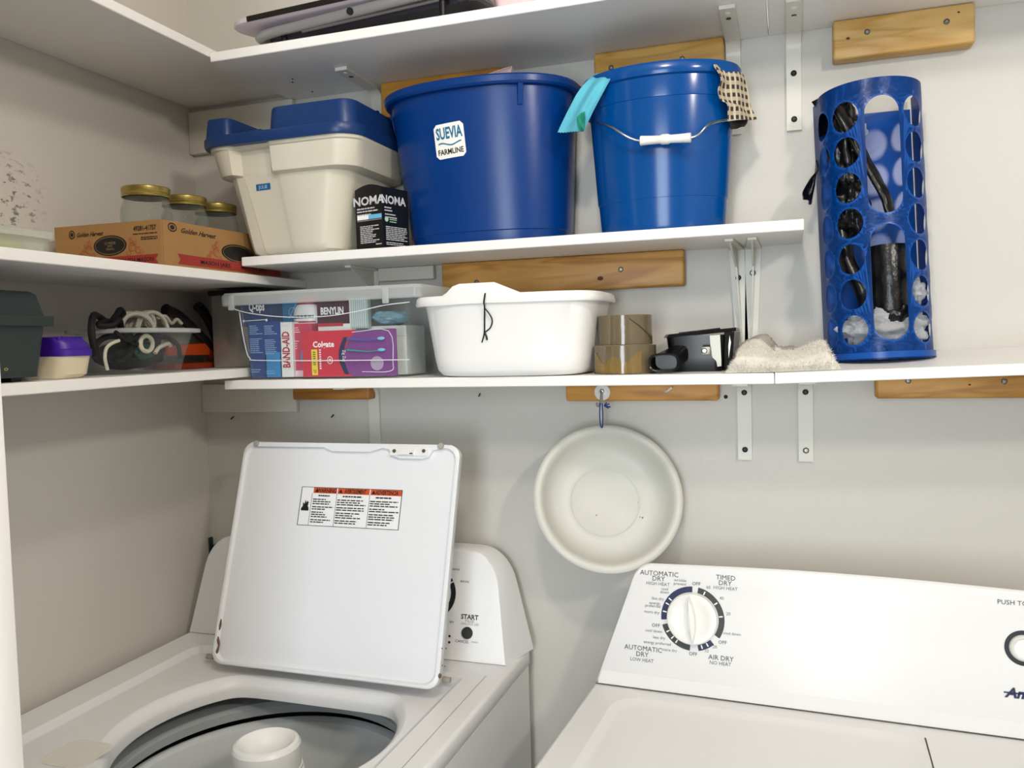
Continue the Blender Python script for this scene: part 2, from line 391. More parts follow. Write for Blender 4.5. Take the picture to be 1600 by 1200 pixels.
bracket('white bracket leg below lowest shelf right of the joint', 1.218, ZB+.002, .146, .15, holes=(.028,), scr=(.127,))
for u, v, lb in ((365, 651, 'dark nail stub in back wall just below the white corner block'), (521, 648, 'dark nail stub in back wall below the short dark pine block'), (750, 615, 'dark nail stub in back wall below the white dishpan'), (1075, 300, 'dark nail stub in wall hidden behind the blue bucket')):
    if v == 300: continue
    p = at(u, v, y=0); b = B(); cyl(b, p, p+Vector((.002, -.012, -.004)), .0014, 6)
    tag(obj('nail', b, BLK), lb, 'nail')
p = at(1134, 620, y=0); b = B(); lathe(b, [(.0001, .001), (.003, .001), (.0036, 0)], p, 10, axis=(0, -1, 0)); tag(obj('wall_plug', b, SCH), 'dark empty screw hole right of the orange pine block', 'screw hole')
# white clip stub on orange cleat
b = B(); p = at(1040, 612, y=-.033); tube(b, [p, p+Vector((.006, -.008, .003)), p+Vector((.012, -.01, .008))], .002, 6)
tag(obj('cup_hook', b, PLW), 'bent white hook stub on the orange pine block', 'hook')

# ------------------------------------------------------------------ washer
WO = Vector((.029, -.1211, .8556)); wr = -.0143
WM = Matrix.Translation(Vector((WO.x, WO.y, 0))) @ Matrix.Rotation(wr, 4, 'Z')
washer = thing('washing_machine', 'white top-loading washing machine with its lid standing open', 'washing machine', mtx=WM)
WI = WM.inverted(); ZT = .8556
WW = .6985
b = B()
loft(b, [rr(-.004, WW-.004, -.56, .105, .012, .01), rr(-.004, WW-.004, -.56, .105, .012, ZT-.034), rr(-.001, WW-.007, -.557, .102, .01, ZT-.030)], True, False)
obj('cabinet', b, ENAM, washer, local=True)
for x in (.05, WW-.05):
    for y in (-.5, .05): b = B(); cyl(b, (x, y, 0), (x, y, .012), .02); obj('foot', b, BLK, washer, local=True)
# deck with opening
oc = WI @ Vector((.405, -.42, 0)); ocx, ocy = oc.x, oc.y; OR = .212
def opening(d, z, n=96):
    """circle clipped straight at the back, rounded where they meet; d = inset"""
    out = []; yb = (WI @ Vector((.4, -.268, 0))).y-d; R = OR-d
    for k in range(n):
        a = 2*PI*k/n; x = R*math.cos(a); y = R*math.sin(a); lim = yb-ocy
        if y > 0:
            # soft minimum between the circle and the straight back
            p = 7; s = (abs(y/lim)**p+(abs(x)/R)**(p if x < 0 else 2.0)*0)**(1/p)
            y2 = y if y < lim*.8 else lim*(.8+.2*math.tanh((y/lim-.8)/.2))
            y = y2
        out.append(Vector((ocx+x, ocy+y, z)))
    return out
def recess(o, z, n=6): return rr(.062+o, WW-.07-o, -.52+o, -.045-o, .03, z, n)
b = B()
def radial(poly, c, n=288):
    out = []; m_ = len(poly)
    for k in range(n):
        t = 2*PI*k/n; d = Vector((math.cos(t), math.sin(t))); best = None
        for i in range(m_):
            p = poly[i]; q = poly[(i+1) % m_]; e = Vector((q.x-p.x, q.y-p.y)); w_ = Vector((p.x-c[0], p.y-c[1]))
            den = d.x*e.y-d.y*e.x
            if abs(den) < 1e-12: continue
            s_ = (w_.x*e.y-w_.y*e.x)/den; u_ = (w_.x*d.y-w_.y*d.x)/den
            if s_ > 0 and -1e-6 <= u_ <= 1+1e-6 and (best is None or s_ > best): best = s_
        out.append(Vector((c[0]+d.x*best, c[1]+d.y*best, poly[0].z)))
    return out
def fill_between(bm, A, Bq, c=None):
    """flat annulus between two star-shaped loops"""
    c = c or (sum(p.x for p in Bq)/len(Bq), sum(p.y for p in Bq)/len(Bq))
    loft(bm, [radial(A, c), radial(Bq, c)], False, False)
outer = lambda o, z: rr(-.006+o, WW-.002-o, -.562+o, .107-o, .014, z)
loft(b, [outer(.002, ZT-.030), outer(0, ZT-.028), outer(0, ZT-.006), outer(.002, ZT-.0018), outer(.006, ZT)], False, False)
fill_between(b, outer(.006, ZT), recess(0, ZT))
loft(b, [recess(0, ZT), recess(.003, ZT-.0015), recess(.010, ZT-.0085), recess(.014, ZT-.0095)], False, False)
fill_between(b, recess(.014, ZT-.0095), opening(-.016, ZT-.0095))
loft(b, [opening(-.016, ZT-.0095), opening(-.013, ZT-.0105), opening(-.008, ZT-.015), opening(-.002, ZT-.022), opening(0, ZT-.03), opening(-.002, ZT-.045)], False, False)
bmesh.ops.remove_doubles(b, verts=b.verts, dist=.00005)
obj('top_deck', b, ENAM, washer, 50, local=True)
b = B(); tube(b, [(WW-.035, -.045, ZT+.0003), (WW-.035, -.5, ZT+.0003)], .0006, 6, 1); obj('deck_seam', b, mat('seam_grey', 'A8A59E', .5), washer, local=True)
# dispenser cup
b = B(); dc = WI @ Vector((.205, -.585, 0))
loft(b, [rr(dc.x-.045, dc.x+.035, dc.y-.02, dc.y+.055, .02, ZT-.009), rr(dc.x-.04, dc.x+.03, dc.y-.015, dc.y+.05, .018, ZT-.0085), rr(dc.x-.038, dc.x+.028, dc.y-.013, dc.y+.048, .018, ZT-.0092)], True, True)
obj('dispenser_flap', b, mat('dispenser_plastic', 'E2DFD6', .25), washer, local=True)
# tub parts
GREYP = mat('grey_tub_plastic', 'A9AFB1', .35); GREYB = mat('grey_basket', 'DDE2E4', .3, vary=.06, vscale=5)
b = B(); lathe(b, [(.275, -.072), (.262, -.073), (.238, -.077), (.232, -.084), (.232, -.098), (.238, -.100), (.262, -.102)], (ocx, ocy+.01, ZT), 72)
obj('tub_ring', b, GREYP, washer, local=True)
b = B()
for k in range(10):
    a0 = 2*PI*k/10+.2; b = B()
    for i in range(4):
        a = a0+i*.03; c_, s_ = math.cos(a), math.sin(a)
        box(b, -.007, .007, -.004, .004, -.008, .004, .001, 1, Matrix.Translation((ocx+.237*c_, ocy+.01+.237*s_, ZT-.103)) @ Matrix.Rotation(a+PI/2, 4, 'Z'))

b = B(); lathe(b, [(.246, -.112), (.240, -.113), (.233, -.118), (.231, -.128), (.233, -.23), (.222, -.24), (.222, -.246), (.233, -.252), (.232, -.42), (.2, -.45), (.02, -.46)], (ocx, ocy+.01, ZT), 72)
obj('basket', b, GREYB, washer, local=True)
b = B(); lathe(b, [(.29, -.028), (.29, -.5), (.01, -.5)], (ocx, ocy+.01, ZT), 48)
obj('outer_tub', b, mat('dark_gap', '25282A', .7), washer, local=True)
ac = WI @ Vector((.418, -.42, 0))
b = B(); lathe(b, [(.0001, -.056), (.020, -.055), (.028, -.050), (.037, -.036), (.044, -.032), (.049, -.034), (.052, -.039), (.052, -.072), (.0535, -.0725), (.0535, -.077), (.056, -.08), (.0565, -.14), (.06, -.2), (.075, -.36), (.12, -.43)], (ac.x, ac.y, ZT), 48)
obj('agitator', b, PLW, washer, 30, local=True)
for k in range(6):
    a = k*PI/3+.3; b = B()
    box(b, .05, .11, -.005, .005, -.42, -.22, .003, 2, Matrix.Translation((ac.x, ac.y, ZT)) @ Matrix.Rotation(a, 4, 'Z'))
    obj('agitator_fin', b, PLW, washer, local=True)

def console(parent, prof_f, prof_b, m, o0, zb, name='console'):
    b = B(); front = [(u, y, z+zb) for u, y, z in prof_f]; back = [(u, y, z+zb) for u, y, z in prof_b]
    n = len(front)
    cF = Vector((sum(p[0] for p in front)/n, 0, sum(p[2] for p in front)/n))
    slp = (max(p[1] for p in front)-min(p[1] for p in front))/(max(p[2] for p in front)-min(p[2] for p in front))
    def ins(ps, d, dy):
        out = []
        for i, p in enumerate(ps):
            p = Vector(p); a = Vector(ps[i-1]); c = Vector(ps[(i+1) % n]); t = Vector((c.x-a.x, 0, c.z-a.z)).normalized()
            nrm = Vector((-t.z, 0, t.x))
            if (cF-p).dot(nrm) < 0: nrm = -nrm
            out.append(p+nrm*d+Vector((0, dy+nrm.z*d*slp, 0)))
        return out
    loft(b, [ins(front, .006, 0), ins(front, .002, .0008), ins(front, 0, .004), [Vector(p) for p in back]])
    return obj(name, b, m, parent, 40, local=True)
# washer console: rounded upper corners, front leans back
def outline(wd, ht, inset, rc, lean, y0, crown=0, n=10, rx=1.0):
    pts = [(0, 0), (wd, 0)]; cr = []; th = math.degrees(math.atan(inset/(ht-rc)))
    for k in range(n+1):
        a = math.radians(th+(90-th)*k/n); cr.append((wd-inset-rc*rx+rc*rx*math.cos(a), ht-rc+rc*math.sin(a)))
    cl_ = []
    for k in range(n+1):
        a = math.radians(90+(90-th)*k/n); cl_.append((inset+rc*rx+rc*rx*math.cos(a), ht-rc+rc*math.sin(a)))
    mid = [(wd-inset-rc*rx+(2*(inset+rc*rx)-wd)*k/8, ht+crown*math.sin(PI*k/8)) for k in range(1, 8)]
    pts += cr+mid+cl_
    return [(u, y0+lean*(z/ht), z) for u, z in pts]
CW = .682
pf = outline(CW, .192, .018, .075, .045, 0.002, .002, rx=.8); pb = outline(CW+.022, .188, .030, .085, .012, .098, .002, rx=.85)
pb = [(u-.0, y, z) for u, y, z in pb]
console(washer, pf, pb, ENAM, None, ZT)
wn = Vector((0, .192, -.045)).normalized()     # local slope of the console face
wf0 = Vector((0, .002, ZT))
WR = WM.to_3x3()
wface = frame(WM @ wf0, WR @ Vector((1, 0, 0)), WR @ Vector((0, .045, .192)))
wnrm = (WR @ Vector((1, 0, 0))).cross(WR @ Vector((0, .045, .192))).normalized()
def onface(face, nrm, u, v):
    p = atp(u, v, face(0, 0), nrm); o = face(0, 0); ux = face(1, 0)-o; uy = face(0, 1)-o
    return (p-o).dot(ux), (p-o).dot(uy)
PR = mat('console_print', '3C3C40', .5); PRL = mat('console_print_light', '8C8C90', .5)
def console_text(parent, m, face, nrm, items):
    for s, u, v, size, *r in items:
        bm = B(); a = onface(face, nrm, u, v); c = onface(face, nrm, u, v-10); sc = abs(c[1]-a[1])/10
        text(bm, s, face, a[0], a[1], size*sc, .0006, sx=r[0] if r else 1, bold=r[1] if len(r) > 1 else .0)
        obj('lettering', bm, m, parent, smooth=False)
console_text(washer, PR, wface, wnrm, [('START', 734, 964, 7.5, .98, .03), ('CANCEL', 722, 1002, 4.5, 1, 0)])
console_text(washer, PR, wface, wnrm, [('delicate', 726, 908, 4, .9), ('normal', 712, 889, 4, .9), ('spin', 706, 971, 4, .9)])
console_text(washer, PRL, wface, wnrm, [('PAUSE', 734, 970.5, 4, 1), ('UNLOCK LID', 734, 975, 4, .95), ('DRAIN', 742, 1003.5, 3, .9)])
q = onface(wface, wnrm, 730, 989); Cn = lambda q, w=0: wface(q[0], q[1], w)
b = B(); lathe(b, [(.0001, .005), (.0088, .0048), (.0104, .003), (.0108, 0)], Cn(q), 28, axis=wnrm); obj('start_button', b, mat('button_grey', '2E2E2C', .4), washer, label='black round start button')
q = onface(wface, wnrm, 676, 926)
fD = lambda x, y, w=0: wface(q[0]+x, q[1]+y, .0006+w)
b = B(); ring_sector(b, fD, .037, .0465, -62, 28, n=20); ring_sector(b, fD, .037, .0465, 31, 38, n=3); ring_sector(b, fD, .037, .0465, 60, 280, n=40); obj('dial_ring', b, mat('print_near_black', '16181C', .4), washer)
b = B(); lathe(b, [(.0001, .022), (.028, .021), (.031, .018), (.034, .003), (.036, 0)], Cn(q), 40, axis=wnrm)
knob = obj('knob', b, PLW, washer)
b = B(); tube(b, [fD(0, .028, .022), fD(0, -.028, .022)], .004, 8, 1); obj('grip', b, PLW, knob)
for u, v in ((702.5, 994), (702, 1003.5)):
    b = B(); q2 = onface(wface, wnrm, u, v); lathe(b, [(.0001, .001), (.002, .001), (.0022, 0)], Cn(q2), 10, axis=wnrm); obj('indicator', b, BLK, washer)

# lid
lb0 = Vector((.2000, -.272, .868)); lb1 = Vector((.6460, -.279, .868))
lux = (lb1-lb0).normalized(); lw_ = (lb1-lb0).length
lup = Vector((-.028, .127, .384)); lup = (lup-lux*lup.dot(lux)); LH = lup.length; lup.normalize()
lf = frame(lb0, lux, lup); ln = lux.cross(lup)
LOC = washer
b = B()
f3 = lambda p: lf(p.x, p.y, p.z)
def lr(o, w, r=.022): return [f3(p) for p in rr(o, lw_-o, o*.9, LH-o, r, w)]
loft(b, [lr(.003, -.018), lr(0, -.014), lr(0, -.002), lr(.002, 0), lr(.006, 0), lr(.0075, -.004), lr(.009, -.006)], True, True)
obj('lid', b, LIDM, washer, 40)
# thick top edge with hand dip, latch plate, bumpers
pts = [(.02, LH-.008), (lw_-.02, LH-.008)]
q0 = [onface(lf, ln, u, v) for u, v in ((398, 697), (440, 698), (507, 699), (520, 705), (578, 706), (598, 700), (608, 702), (614, 712), (624, 716), (660, 717), (670, 714), (676, 704), (684, 702))]
poly = [(.02, LH-.001)]+[(a, c_) for a, c_ in q0]+[(lw_-.02, LH-.001)]
b = B(); prism(b, poly, lambda u, v, t: lf(u, v, t), -.006, .0005); bmesh.ops.triangulate(b, faces=[f for f in b.faces if len(f.verts) > 4])
obj('lid_top_rail', b, LIDM, washer, 40)
ga, gb = onface(lf, ln, 610, 710), onface(lf, ln, 671, 699)
b = B(); prism(b, [(p.x, p.y) for p in rr(ga[0], gb[0], ga[1]-.002, gb[1], .004)], lambda u, v, t: lf(u, v, t), 0, .002); lp = obj('latch_plate', b, PLW, washer)
b = B(); a1, a2 = onface(lf, ln, 624, 711), onface(lf, ln, 648, 703); prism(b, [(a1[0], a1[1]), (a2[0], a1[1]), (a2[0], a2[1]), (a1[0], a2[1])], lambda u, v, t: lf(u, v, t), .002, .006)
obj('latch_tongue', b, PLW, lp)
for u, v in ((617, 705), (663, 705)):
    p = lf(*onface(lf, ln, u, v), .002); b = B(); lathe(b, [(.0001, .001), (.0015, .0012), (.0016, .002), (.003, .002), (.0034, 0)], p, 14, axis=ln); obj('screw', b, SCREW, lp)
b = B(); a1 = onface(lf, ln, 644.5, 709.5); quadp(b, lf, a1[0]-.003, a1[0]+.003, a1[1]-.001, a1[1]+.001, .0065); obj('slot', b, BLK, lp)
for u, v in ((401, 693), (689, 697)):
    p = lf(*onface(lf, ln, u, v), .0005); b = B(); lathe(b, [(.0001, .003), (.005, .0028), (.006, .0015), (.0062, 0)], p, 18, axis=ln); obj('bumper', b, mat('bumper_grey', 'A7A59F', .5), washer)
# warning label
la = onface(lf, ln, 461, 817); lb_ = onface(lf, ln, 627, 768)
lx0, lx1 = la[0]+.001, lb_[0]; ly0, ly1 = la[1]-.003, lb_[1]+.003
LW_ = lx1-lx0; LHh = ly1-ly0; off = -.0055
g = lambda u, v, w=0: lf(lx0+u*LW_, ly0+v*LHh, off+w)
b = B(); quadp(b, g, 0, 1, 0, 1, .0002); wl = obj('warning_label', b, mat('label_white', 'EDEDEE', .4), washer, label='trilingual warning label with orange heading bar', smooth=False)
RUST = mat('rust_stain', '6B5648', .8, vary=.4, vscale=60)
ORG = mat('label_orange', 'C9532B', .5)
b = B()
for x0, x1 in ((.125, .36), (.37, .685), (.695, 1)): quadp(b, g, x0, x1, .845, .995, .0004)
obj('heading_bar', b, ORG, wl, smooth=False)
b = B(); gm = lambda u, v, w=0: lf(lx0+u, ly0+v, off+w)
for s, x, wd in (('WARNING', .26, .19), ('AVERTISSEMENT', .545, .25), ('ADVERTENCIA', .855, .24)):
    text(b, s, gm, x*LW_, .92*LHh, LHh*.105, .0006, sx=wd*LW_/(len(s)*LHh*.105*.93), bold=.03)
for x in (.16, .40, .725):
    b2 = B(); b2.faces.new([b2.verts.new(gm(x*LW_+a*LHh*.06, .92*LHh+c_*LHh*.05, .0006)) for a, c_ in ((-1, -1), (1, -1), (0, 1))]); merge(b, b2)
for i, (x0, x1) in enumerate(((.13, .355), (.375, .68), (.70, .985))):
    lines(b, lambda u, v, w=0: g(u, v, w), x0+.05, x1-.05, .80, 1, .07, .035, .0006, seed=i+3)
    y = .70
    for k, n_ in enumerate((3, 2, 3, 2)):
        lines(b, lambda u, v, w=0: g(u, v, w), x0, x1, y, n_, .058, .028, .0006, .5, seed=i*7+k); y -= n_*.058+.022
for x in (.115, .365, .69): quadp(b, g, x-.002, x+.002, 0, .85, .0005)
for y in (0, .99): quadp(b, g, 0, 1, y-.0, y+.012, .0005)
for x in (0, .994): quadp(b, g, x, x+.006, 0, 1, .0005)
fl = [(.02, .38), (.02, .44), (.035, .50), (.032, .60), (.05, .55), (.055, .66), (.068, .58), (.075, .64), (.09, .60), (.085, .50), (.098, .44), (.098, .38)]
b2 = B(); b2.faces.new([b2.verts.new(g(u, v, .0006)) for u, v in fl]); merge(b, b2); bmesh.ops.triangulate(b, faces=b.faces)
obj('lettering', b, BLACKPRINT, wl, smooth=False)
# rust at the hinge corners
b = B(); tube(b, [lf(*onface(lf, ln, u, v), -.0035) for u, v in ((343, 964), (342, 976), (339, 988), (338, 997), (340, 1008), (337, 1018), (335, 1024))], lambda t: .0012+.0016*abs(math.sin(t*9)), 6, 5)
obj('rust_streak', b, RUST, washer, label='brown rusty streak at the lid corner')
b = B()
for u, v, r in ((686, 1056, .0042), (690, 1013, .0012), (697, 1013, .0012), (690, 1040, .0012), (695, 1041, .001)):
    lathe(b, [(.0001, .0015), (r*.5, .0015), (r, 0)], lf(*onface(lf, ln, u, v), -.002 if u < 692 else .0), 10, axis=ln)
obj('hinge_pin', b, RUST, washer)
for u, v, k in ((328, 1026, 0), (697, 1062, 1)):
    p = at(u, v, z=ZT+.004); b = B(); cyl(b, p+Vector((-.006, 0, 0)), p+Vector((.008, 0, 0)), .005, 12); obj('hinge', b, mat('hinge_grey', 'A9A294', .5), washer)

# drain hose clip behind the washer
t = thing('drain_hose_hook', 'dark plastic hose hook poking up behind washer in the left corner', 'hose hook', (.015, -.0107, .6))
b = B(); tube(b, [(.013, -.009, .6), (.013, -.009, .97), (.022, -.009, 1.0), (.036, -.009, 1.01), (.05, -.009, 1.0)], .007, 10); obj('hose', b, BLK, t)
b = B(); box(b, .002, .006, -.015, -.003, .95, 1.025, .001, 1, ); obj('clip', b, mat('clip_green', '1E2C2A', .5), t)

# ------------------------------------------------------------------ dryer
DO = Vector((.8801, -.1527, .8546)); dr = -.0657
DM = Matrix.Translation(Vector((DO.x, DO.y, 0))) @ Matrix.Rotation(dr, 4, 'Z'); DI = DM.inverted()
dryer = thing('clothes_dryer', 'white front-loading clothes dryer with dial control panel', 'dryer', mtx=DM)
DW = .737; DZ = DO.z
b = B()
do = lambda o, z: rr(-.004+o, DW-o, -.60+o, .10-o, .014, z)
rc = lambda o, z: rr(.045+o, .49-o, -.50+o, -.034-o, .045, z, 8)
loft(b, [do(0, .012), do(0, DZ-.006), do(.002, DZ-.0018), do(.006, DZ)], True, False)
fill_between(b, do(.006, DZ), rc(0, DZ))
loft(b, [rc(0, DZ), rc(.004, DZ-.0008), rc(.012, DZ-.004), rc(.02, DZ-.005)], False, True)
bmesh.ops.remove_doubles(b, verts=b.verts, dist=.00005)
obj('cabinet', b, ENAM, dryer, 50, local=True)
for x in (.05, DW-.05):
    for y in (-.54, .05): b = B(); cyl(b, (x, y, 0), (x, y, .014), .02); obj('foot', b, BLK, dryer, local=True)
a = DI @ at(1447, 1154, z=DZ); c = DI @ at(1459, 1196, z=DZ)
b = B(); loft(b, [[Vector(p) for p in q] for q in (
    [(a.x, a.y, DZ-.001), (a.x+.19, a.y, DZ-.001), (a.x+.19, a.y-.09, DZ-.001), (c.x, a.y-.09, DZ-.001)],
    [(a.x, a.y, DZ+.0012), (a.x+.19, a.y, DZ+.0012), (a.x+.19, a.y-.09, DZ+.0012), (c.x, a.y-.09, DZ+.0012)])])
obj('lint_screen_cover', b, ENAM, dryer, local=True)
b = B(); tube(b, [(a.x-.0012, a.y, DZ+.0004), (c.x-.0012, c.y, DZ+.0004), (c.x-.0012, a.y-.09, DZ+.0004)], .001, 6, 1); obj('cover_gap', b, mat('gap_line', '55524C', .7), dryer, local=True)
lean = .036; ht = .198
def dprof(ps):
    """lower kick: the face bulges forward a little above the base"""
    return ps
pf = outline(DW, ht, .05, .055, lean, .002, .006, rx=.7); pb = outline(DW, ht-.006, .052, .055, -.028, .085, .006, rx=.7)
# straight slanted ends: rebuild lower corners
console(dryer, pf, pb, ENAM, None, DZ)
DR = DM.to_3x3()
dface = frame(DM @ Vector((0, .002, DZ)), DR @ Vector((1, 0, 0)), DR @ Vector((0, lean, ht)))
dn = (DR @ Vector((1, 0, 0))).cross(DR @ Vector((0, lean, ht))).normalized()
# lower fascia strip with a soft crease
b = B(); k0 = [(.004, .001), (DW-.004, .001), (DW-.009, .021), (.009, .021)]
loft(b, [[dface(u, v, 0) for u, v in k0], [dface(*k0[0], .007), dface(*k0[1], .007), dface(*k0[2], .0006), dface(*k0[3], .0006)]])
obj('lower_fascia', b, ENAM, dryer, 20)
b = B(); tube(b, [dface(.0, .0003, .0075), dface(DW, .0003, .0075)], .0008, 6, 1); obj('base_gap', b, mat('gap_line', '55524C', .7), dryer)
dc = onface(dface, dn, 1082, 966.5)
r1 = abs(onface(dface, dn, 1131, 966)[0]-onface(dface, dn, 1032, 966)[0])/2
fD2 = lambda x, y, w=0: dface(dc[0]+x, dc[1]+y, .0006+w)
NAVY = mat('print_navy', '151D4A', .4); CHAR = mat('print_charcoal', '30332F', .4)
r0 = r1*.82
b = B(); ring_sector(b, fD2, r0, r1, 91, 187, n=26); ring_sector(b, fD2, r0, r1, -78, -47, n=10); obj('dial_ring', b, NAVY, dryer, smooth=False, label='navy dial sector')
b = B(); ring_sector(b, fD2, r0, r1, -32, 80, n=26); ring_sector(b, fD2, r0, r1, 196, 266, n=20); obj('dial_ring', b, CHAR, dryer, smooth=False, label='charcoal dial sector')
b = B()
for a_ in (66, 36, 9, 143, 154, 171, 211, 226, 237, -58, -70): ring_sector(b, lambda x, y, w=0: fD2(x, y, .0004), r0*1.02, r0+(r1-r0)*.75, a_-1.3, a_+1.3, n=1)
obj('tick_marks', b, WHITEPRINT, dryer, smooth=False)
b = B(); lathe(b, [(.0001, .0085), (r0*.45, .0086), (r0*.62, .0095), (r0*.7, .0105), (r0*.93, .0095), (r0*.965, .008), (r0*.97, .001), (r0, 0)], dface(dc[0], dc[1], .0002), 56, axis=dn)
kn = obj('knob', b, PLW, dryer)
b = B(); ta = math.radians(96)
gl = [(t_, .007*math.cos(t_*PI/2)**.8+.0004) for t_ in [i/8 for i in range(-8, 9)]]
ax = Vector((math.cos(ta), math.sin(ta))); ay = Vector((-ax.y, ax.x))
top = []; bot = []
pl_ = [(t_, s) for t_, s in gl]+[(t_, -s) for t_, s in gl[::-1]]
def gp(t_, s, w, k): p = ax*(t_*r0*.86)+ay*(s*k); return fD2(p.x, p.y, w)
loft(b, [[gp(t_, s, .007, 1) for t_, s in pl_], [gp(t_, s, .0175, .75) for t_, s in pl_], [gp(t_*.97, s, .0195, .3) for t_, s in pl_]])
obj('grip', b, PLW, kn)
console_text(dryer, PR, dface, dn, [('AUTOMATIC', 1030, 896, 7.6, 1), ('DRY', 1029, 904, 7.6, 1), ('OFF', 1088, 912, 5.5, 1), ('TIMED', 1134, 902.5, 7.6, 1), ('DRY', 1133, 911, 7.6, 1),
    ('OFF', 1025, 977, 5.5, 1), ('AUTOMATIC', 1005, 1013, 7.6, 1), ('DRY', 1003.5, 1022, 7.6, 1), ('OFF', 1083, 1021.5, 5.5, 1), ('OFF', 1129, 1003.5, 5.5, 1), ('AIR DRY', 1126.5, 1028, 7.6, 1),
    ('PUSH TO START', 1601, 943, 7.5, 1)])
console_text(dryer, mat('console_print_mid', '68686A', .5), dface, dn, [('HIGH HEAT', 1028, 912, 5.2, 1), ('wrinkle', 1063, 906.5, 4.6, 1), ('prevent', 1062.5, 912, 4.6, 1), ('cool', 1039, 920, 4.6, 1), ('down', 1038.5, 925, 4.6, 1),
    ('less dry', 1028, 935, 4.6, 1), ('energy', 1023, 942, 4.6, 1), ('preferred', 1020, 946.5, 4.6, 1), ('more dry', 1018.5, 956, 4.6, 1), ('60', 1107, 917.5, 5, 1), ('40', 1127.5, 934.5, 5, 1), ('20', 1138, 959, 5, 1),
    ('HIGH HEAT', 1133.5, 919, 5.2, 1), ('cool down', 1144, 990, 4.6, 1), ('cool down', 1021.5, 985.5, 4.6, 1), ('less dry', 1030, 996, 4.6, 1), ('energy preferred', 1027, 1004.5, 4.6, 1),
    ('more dry', 1046, 1015.5, 4.6, 1), ('LOW HEAT', 1003, 1031, 5.4, 1), ('20', 1117, 1010.5, 5, 1), ('10', 1104, 1017, 5, 1), ('NO HEAT', 1125.5, 1036.5, 5.6, 1)])
sc_ = onface(dface, dn, 1600, 1013); r2 = abs(onface(dface, dn, 1569, 1012)[0]-sc_[0])
fS = lambda x, y, w=0: dface(sc_[0]+x, sc_[1]+y, .0006+w)
b = B(); ring_sector(b, fS, r2*.76, r2, 0, 360, n=40); obj('button_ring', b, mat('print_near_black', '16181C', .4), dryer)
b = B(); lathe(b, [(.0001, .006), (r2*.5, .0055), (r2*.6, .0085), (r2*.7, .006), (r2*.75, 0)], fS(0, 0), 40, axis=dn); obj('start_button', b, PLW, dryer)
lg = onface(dface, dn, 1572, 1081)
b = B(); text(b, 'Amana', dface, lg[0]-.001, lg[1], .0135, .0008, sx=1.05, align='LEFT', bold=.035, shear=.3)
quadp(b, dface, lg[0]-.003, lg[0]+.075, lg[1]-.0014, lg[1]+.0006, .0008); obj('brand_lettering', b, NAVY, dryer, smooth=False)

# ================================================================== things on the shelves
# ---- storage tote
TOTE = mat('beige_tote_plastic', 'CFC9B8', .38, bump=.1, bscale=300); TLID = mat('navy_lid_plastic', '143468', .35, bump=.1, bscale=200)
t = thing('storage_tote', 'beige plastic storage tote with raised dark blue lid', 'storage tote', (.36, -.11, Z2))
def notch(x0, x1, y0, y1, r, nx0, nx1, d, z, s=.006, n=6):
    pts = rr(x0, x1, y0, y1, r, z, n); out = []
    k = 3*(n+1)
    out = pts[:k]
    out += [Vector(p) for p in ((nx0-s, y0, z), (nx0, y0+d*.5, z), (nx0+s, y0+d, z), (nx1-s, y0+d, z), (nx1, y0+d*.5, z), (nx1+s, y0, z))]
    out += pts[k:]; return out
b = B()
loft(b, [notch(.270, .440, -.192, -.016, .035, .295, .36, .003, Z2), notch(.262, .448, -.20, -.011, .04, .29, .362, .0035, Z2+.006), notch(.258, .451, -.203, -.009, .044, .288, .36, .004, Z2+.016),
         notch(.232, .476, -.216, -.006, .046, .268, .345, .004, 1.728), notch(.231, .477, -.217, -.006, .046, .267, .344, .004, 1.7325),
         notch(.219, .497, -.229, -.004, .042, .268, .339, .015, 1.736), notch(.217, .499, -.230, -.004, .042, .268, .338, .016, 1.741),
         notch(.208, .505, -.234, -.003, .042, .266, .338, .018, 1.778), notch(.204, .507, -.237, -.003, .042, .264, .340, .010, 1.780), notch(.203, .508, -.238, -.003, .042, .264, .34, .008, 1.788)])
obj('body', b, TOTE, t, 40)
b = B()
loft(b, [rr(.1965, .509, -.243, -.002, .045, 1.785), rr(.194, .5105, -.245, -.0015, .046, 1.789), rr(.194, .5105, -.245, -.0015, .046, 1.800), rr(.197, .512, -.242, -.002, .045, 1.804), rr(.204, .508, -.236, -.003, .042, 1.805)], True, True)
for x0, x1, z1_, q in ((.2065, .262, 1.8375, .014), (.334, .504, 1.845, .026)):
    loft(b, [rr(x0, x1, -.234, -.006, q, 1.803), rr(x0+.0025, x1-.002, -.231, -.006, q, z1_-.005), rr(x0+.0035, x1-.003, -.230, -.007, q, z1_-.0012), rr(x0+.006, x1-.006, -.227, -.010, q-.004, z1_)])
lidt = obj('lid', b, TLID, t, 40)
b = B()
for k in range(5):
    x = .270+k*.0125; tube(b, [(x, -.225, 1.805), (x, -.12, 1.811), (x, -.01, 1.805)], .0065, 8, 4)
obj('grip_ribs', b, TLID, lidt, kind='stuff')
fj = lambda u, v, w=0: Vector((.3065+u, -.216-.0002-(v)*.10-w+.0043, 1.709+v))
fj = frame((.3125, -.2108, 1.714), (1, 0, .02), (0, -.1, 1))
b = B(); quadp(b, fj, -.0145, .0145, -.0055, .0055, .0008); tg = obj('name_label', b, mat('embossed_tape_blue', '1C5E94', .3), t, smooth=False, label='small blue embossed name label')
b = B(); text(b, 'JULIE', fj, 0, 0, .0058, .0013, sx=1.0); obj('lettering', b, mat('emboss_white', 'B9CBD8', .5), tg, smooth=False)

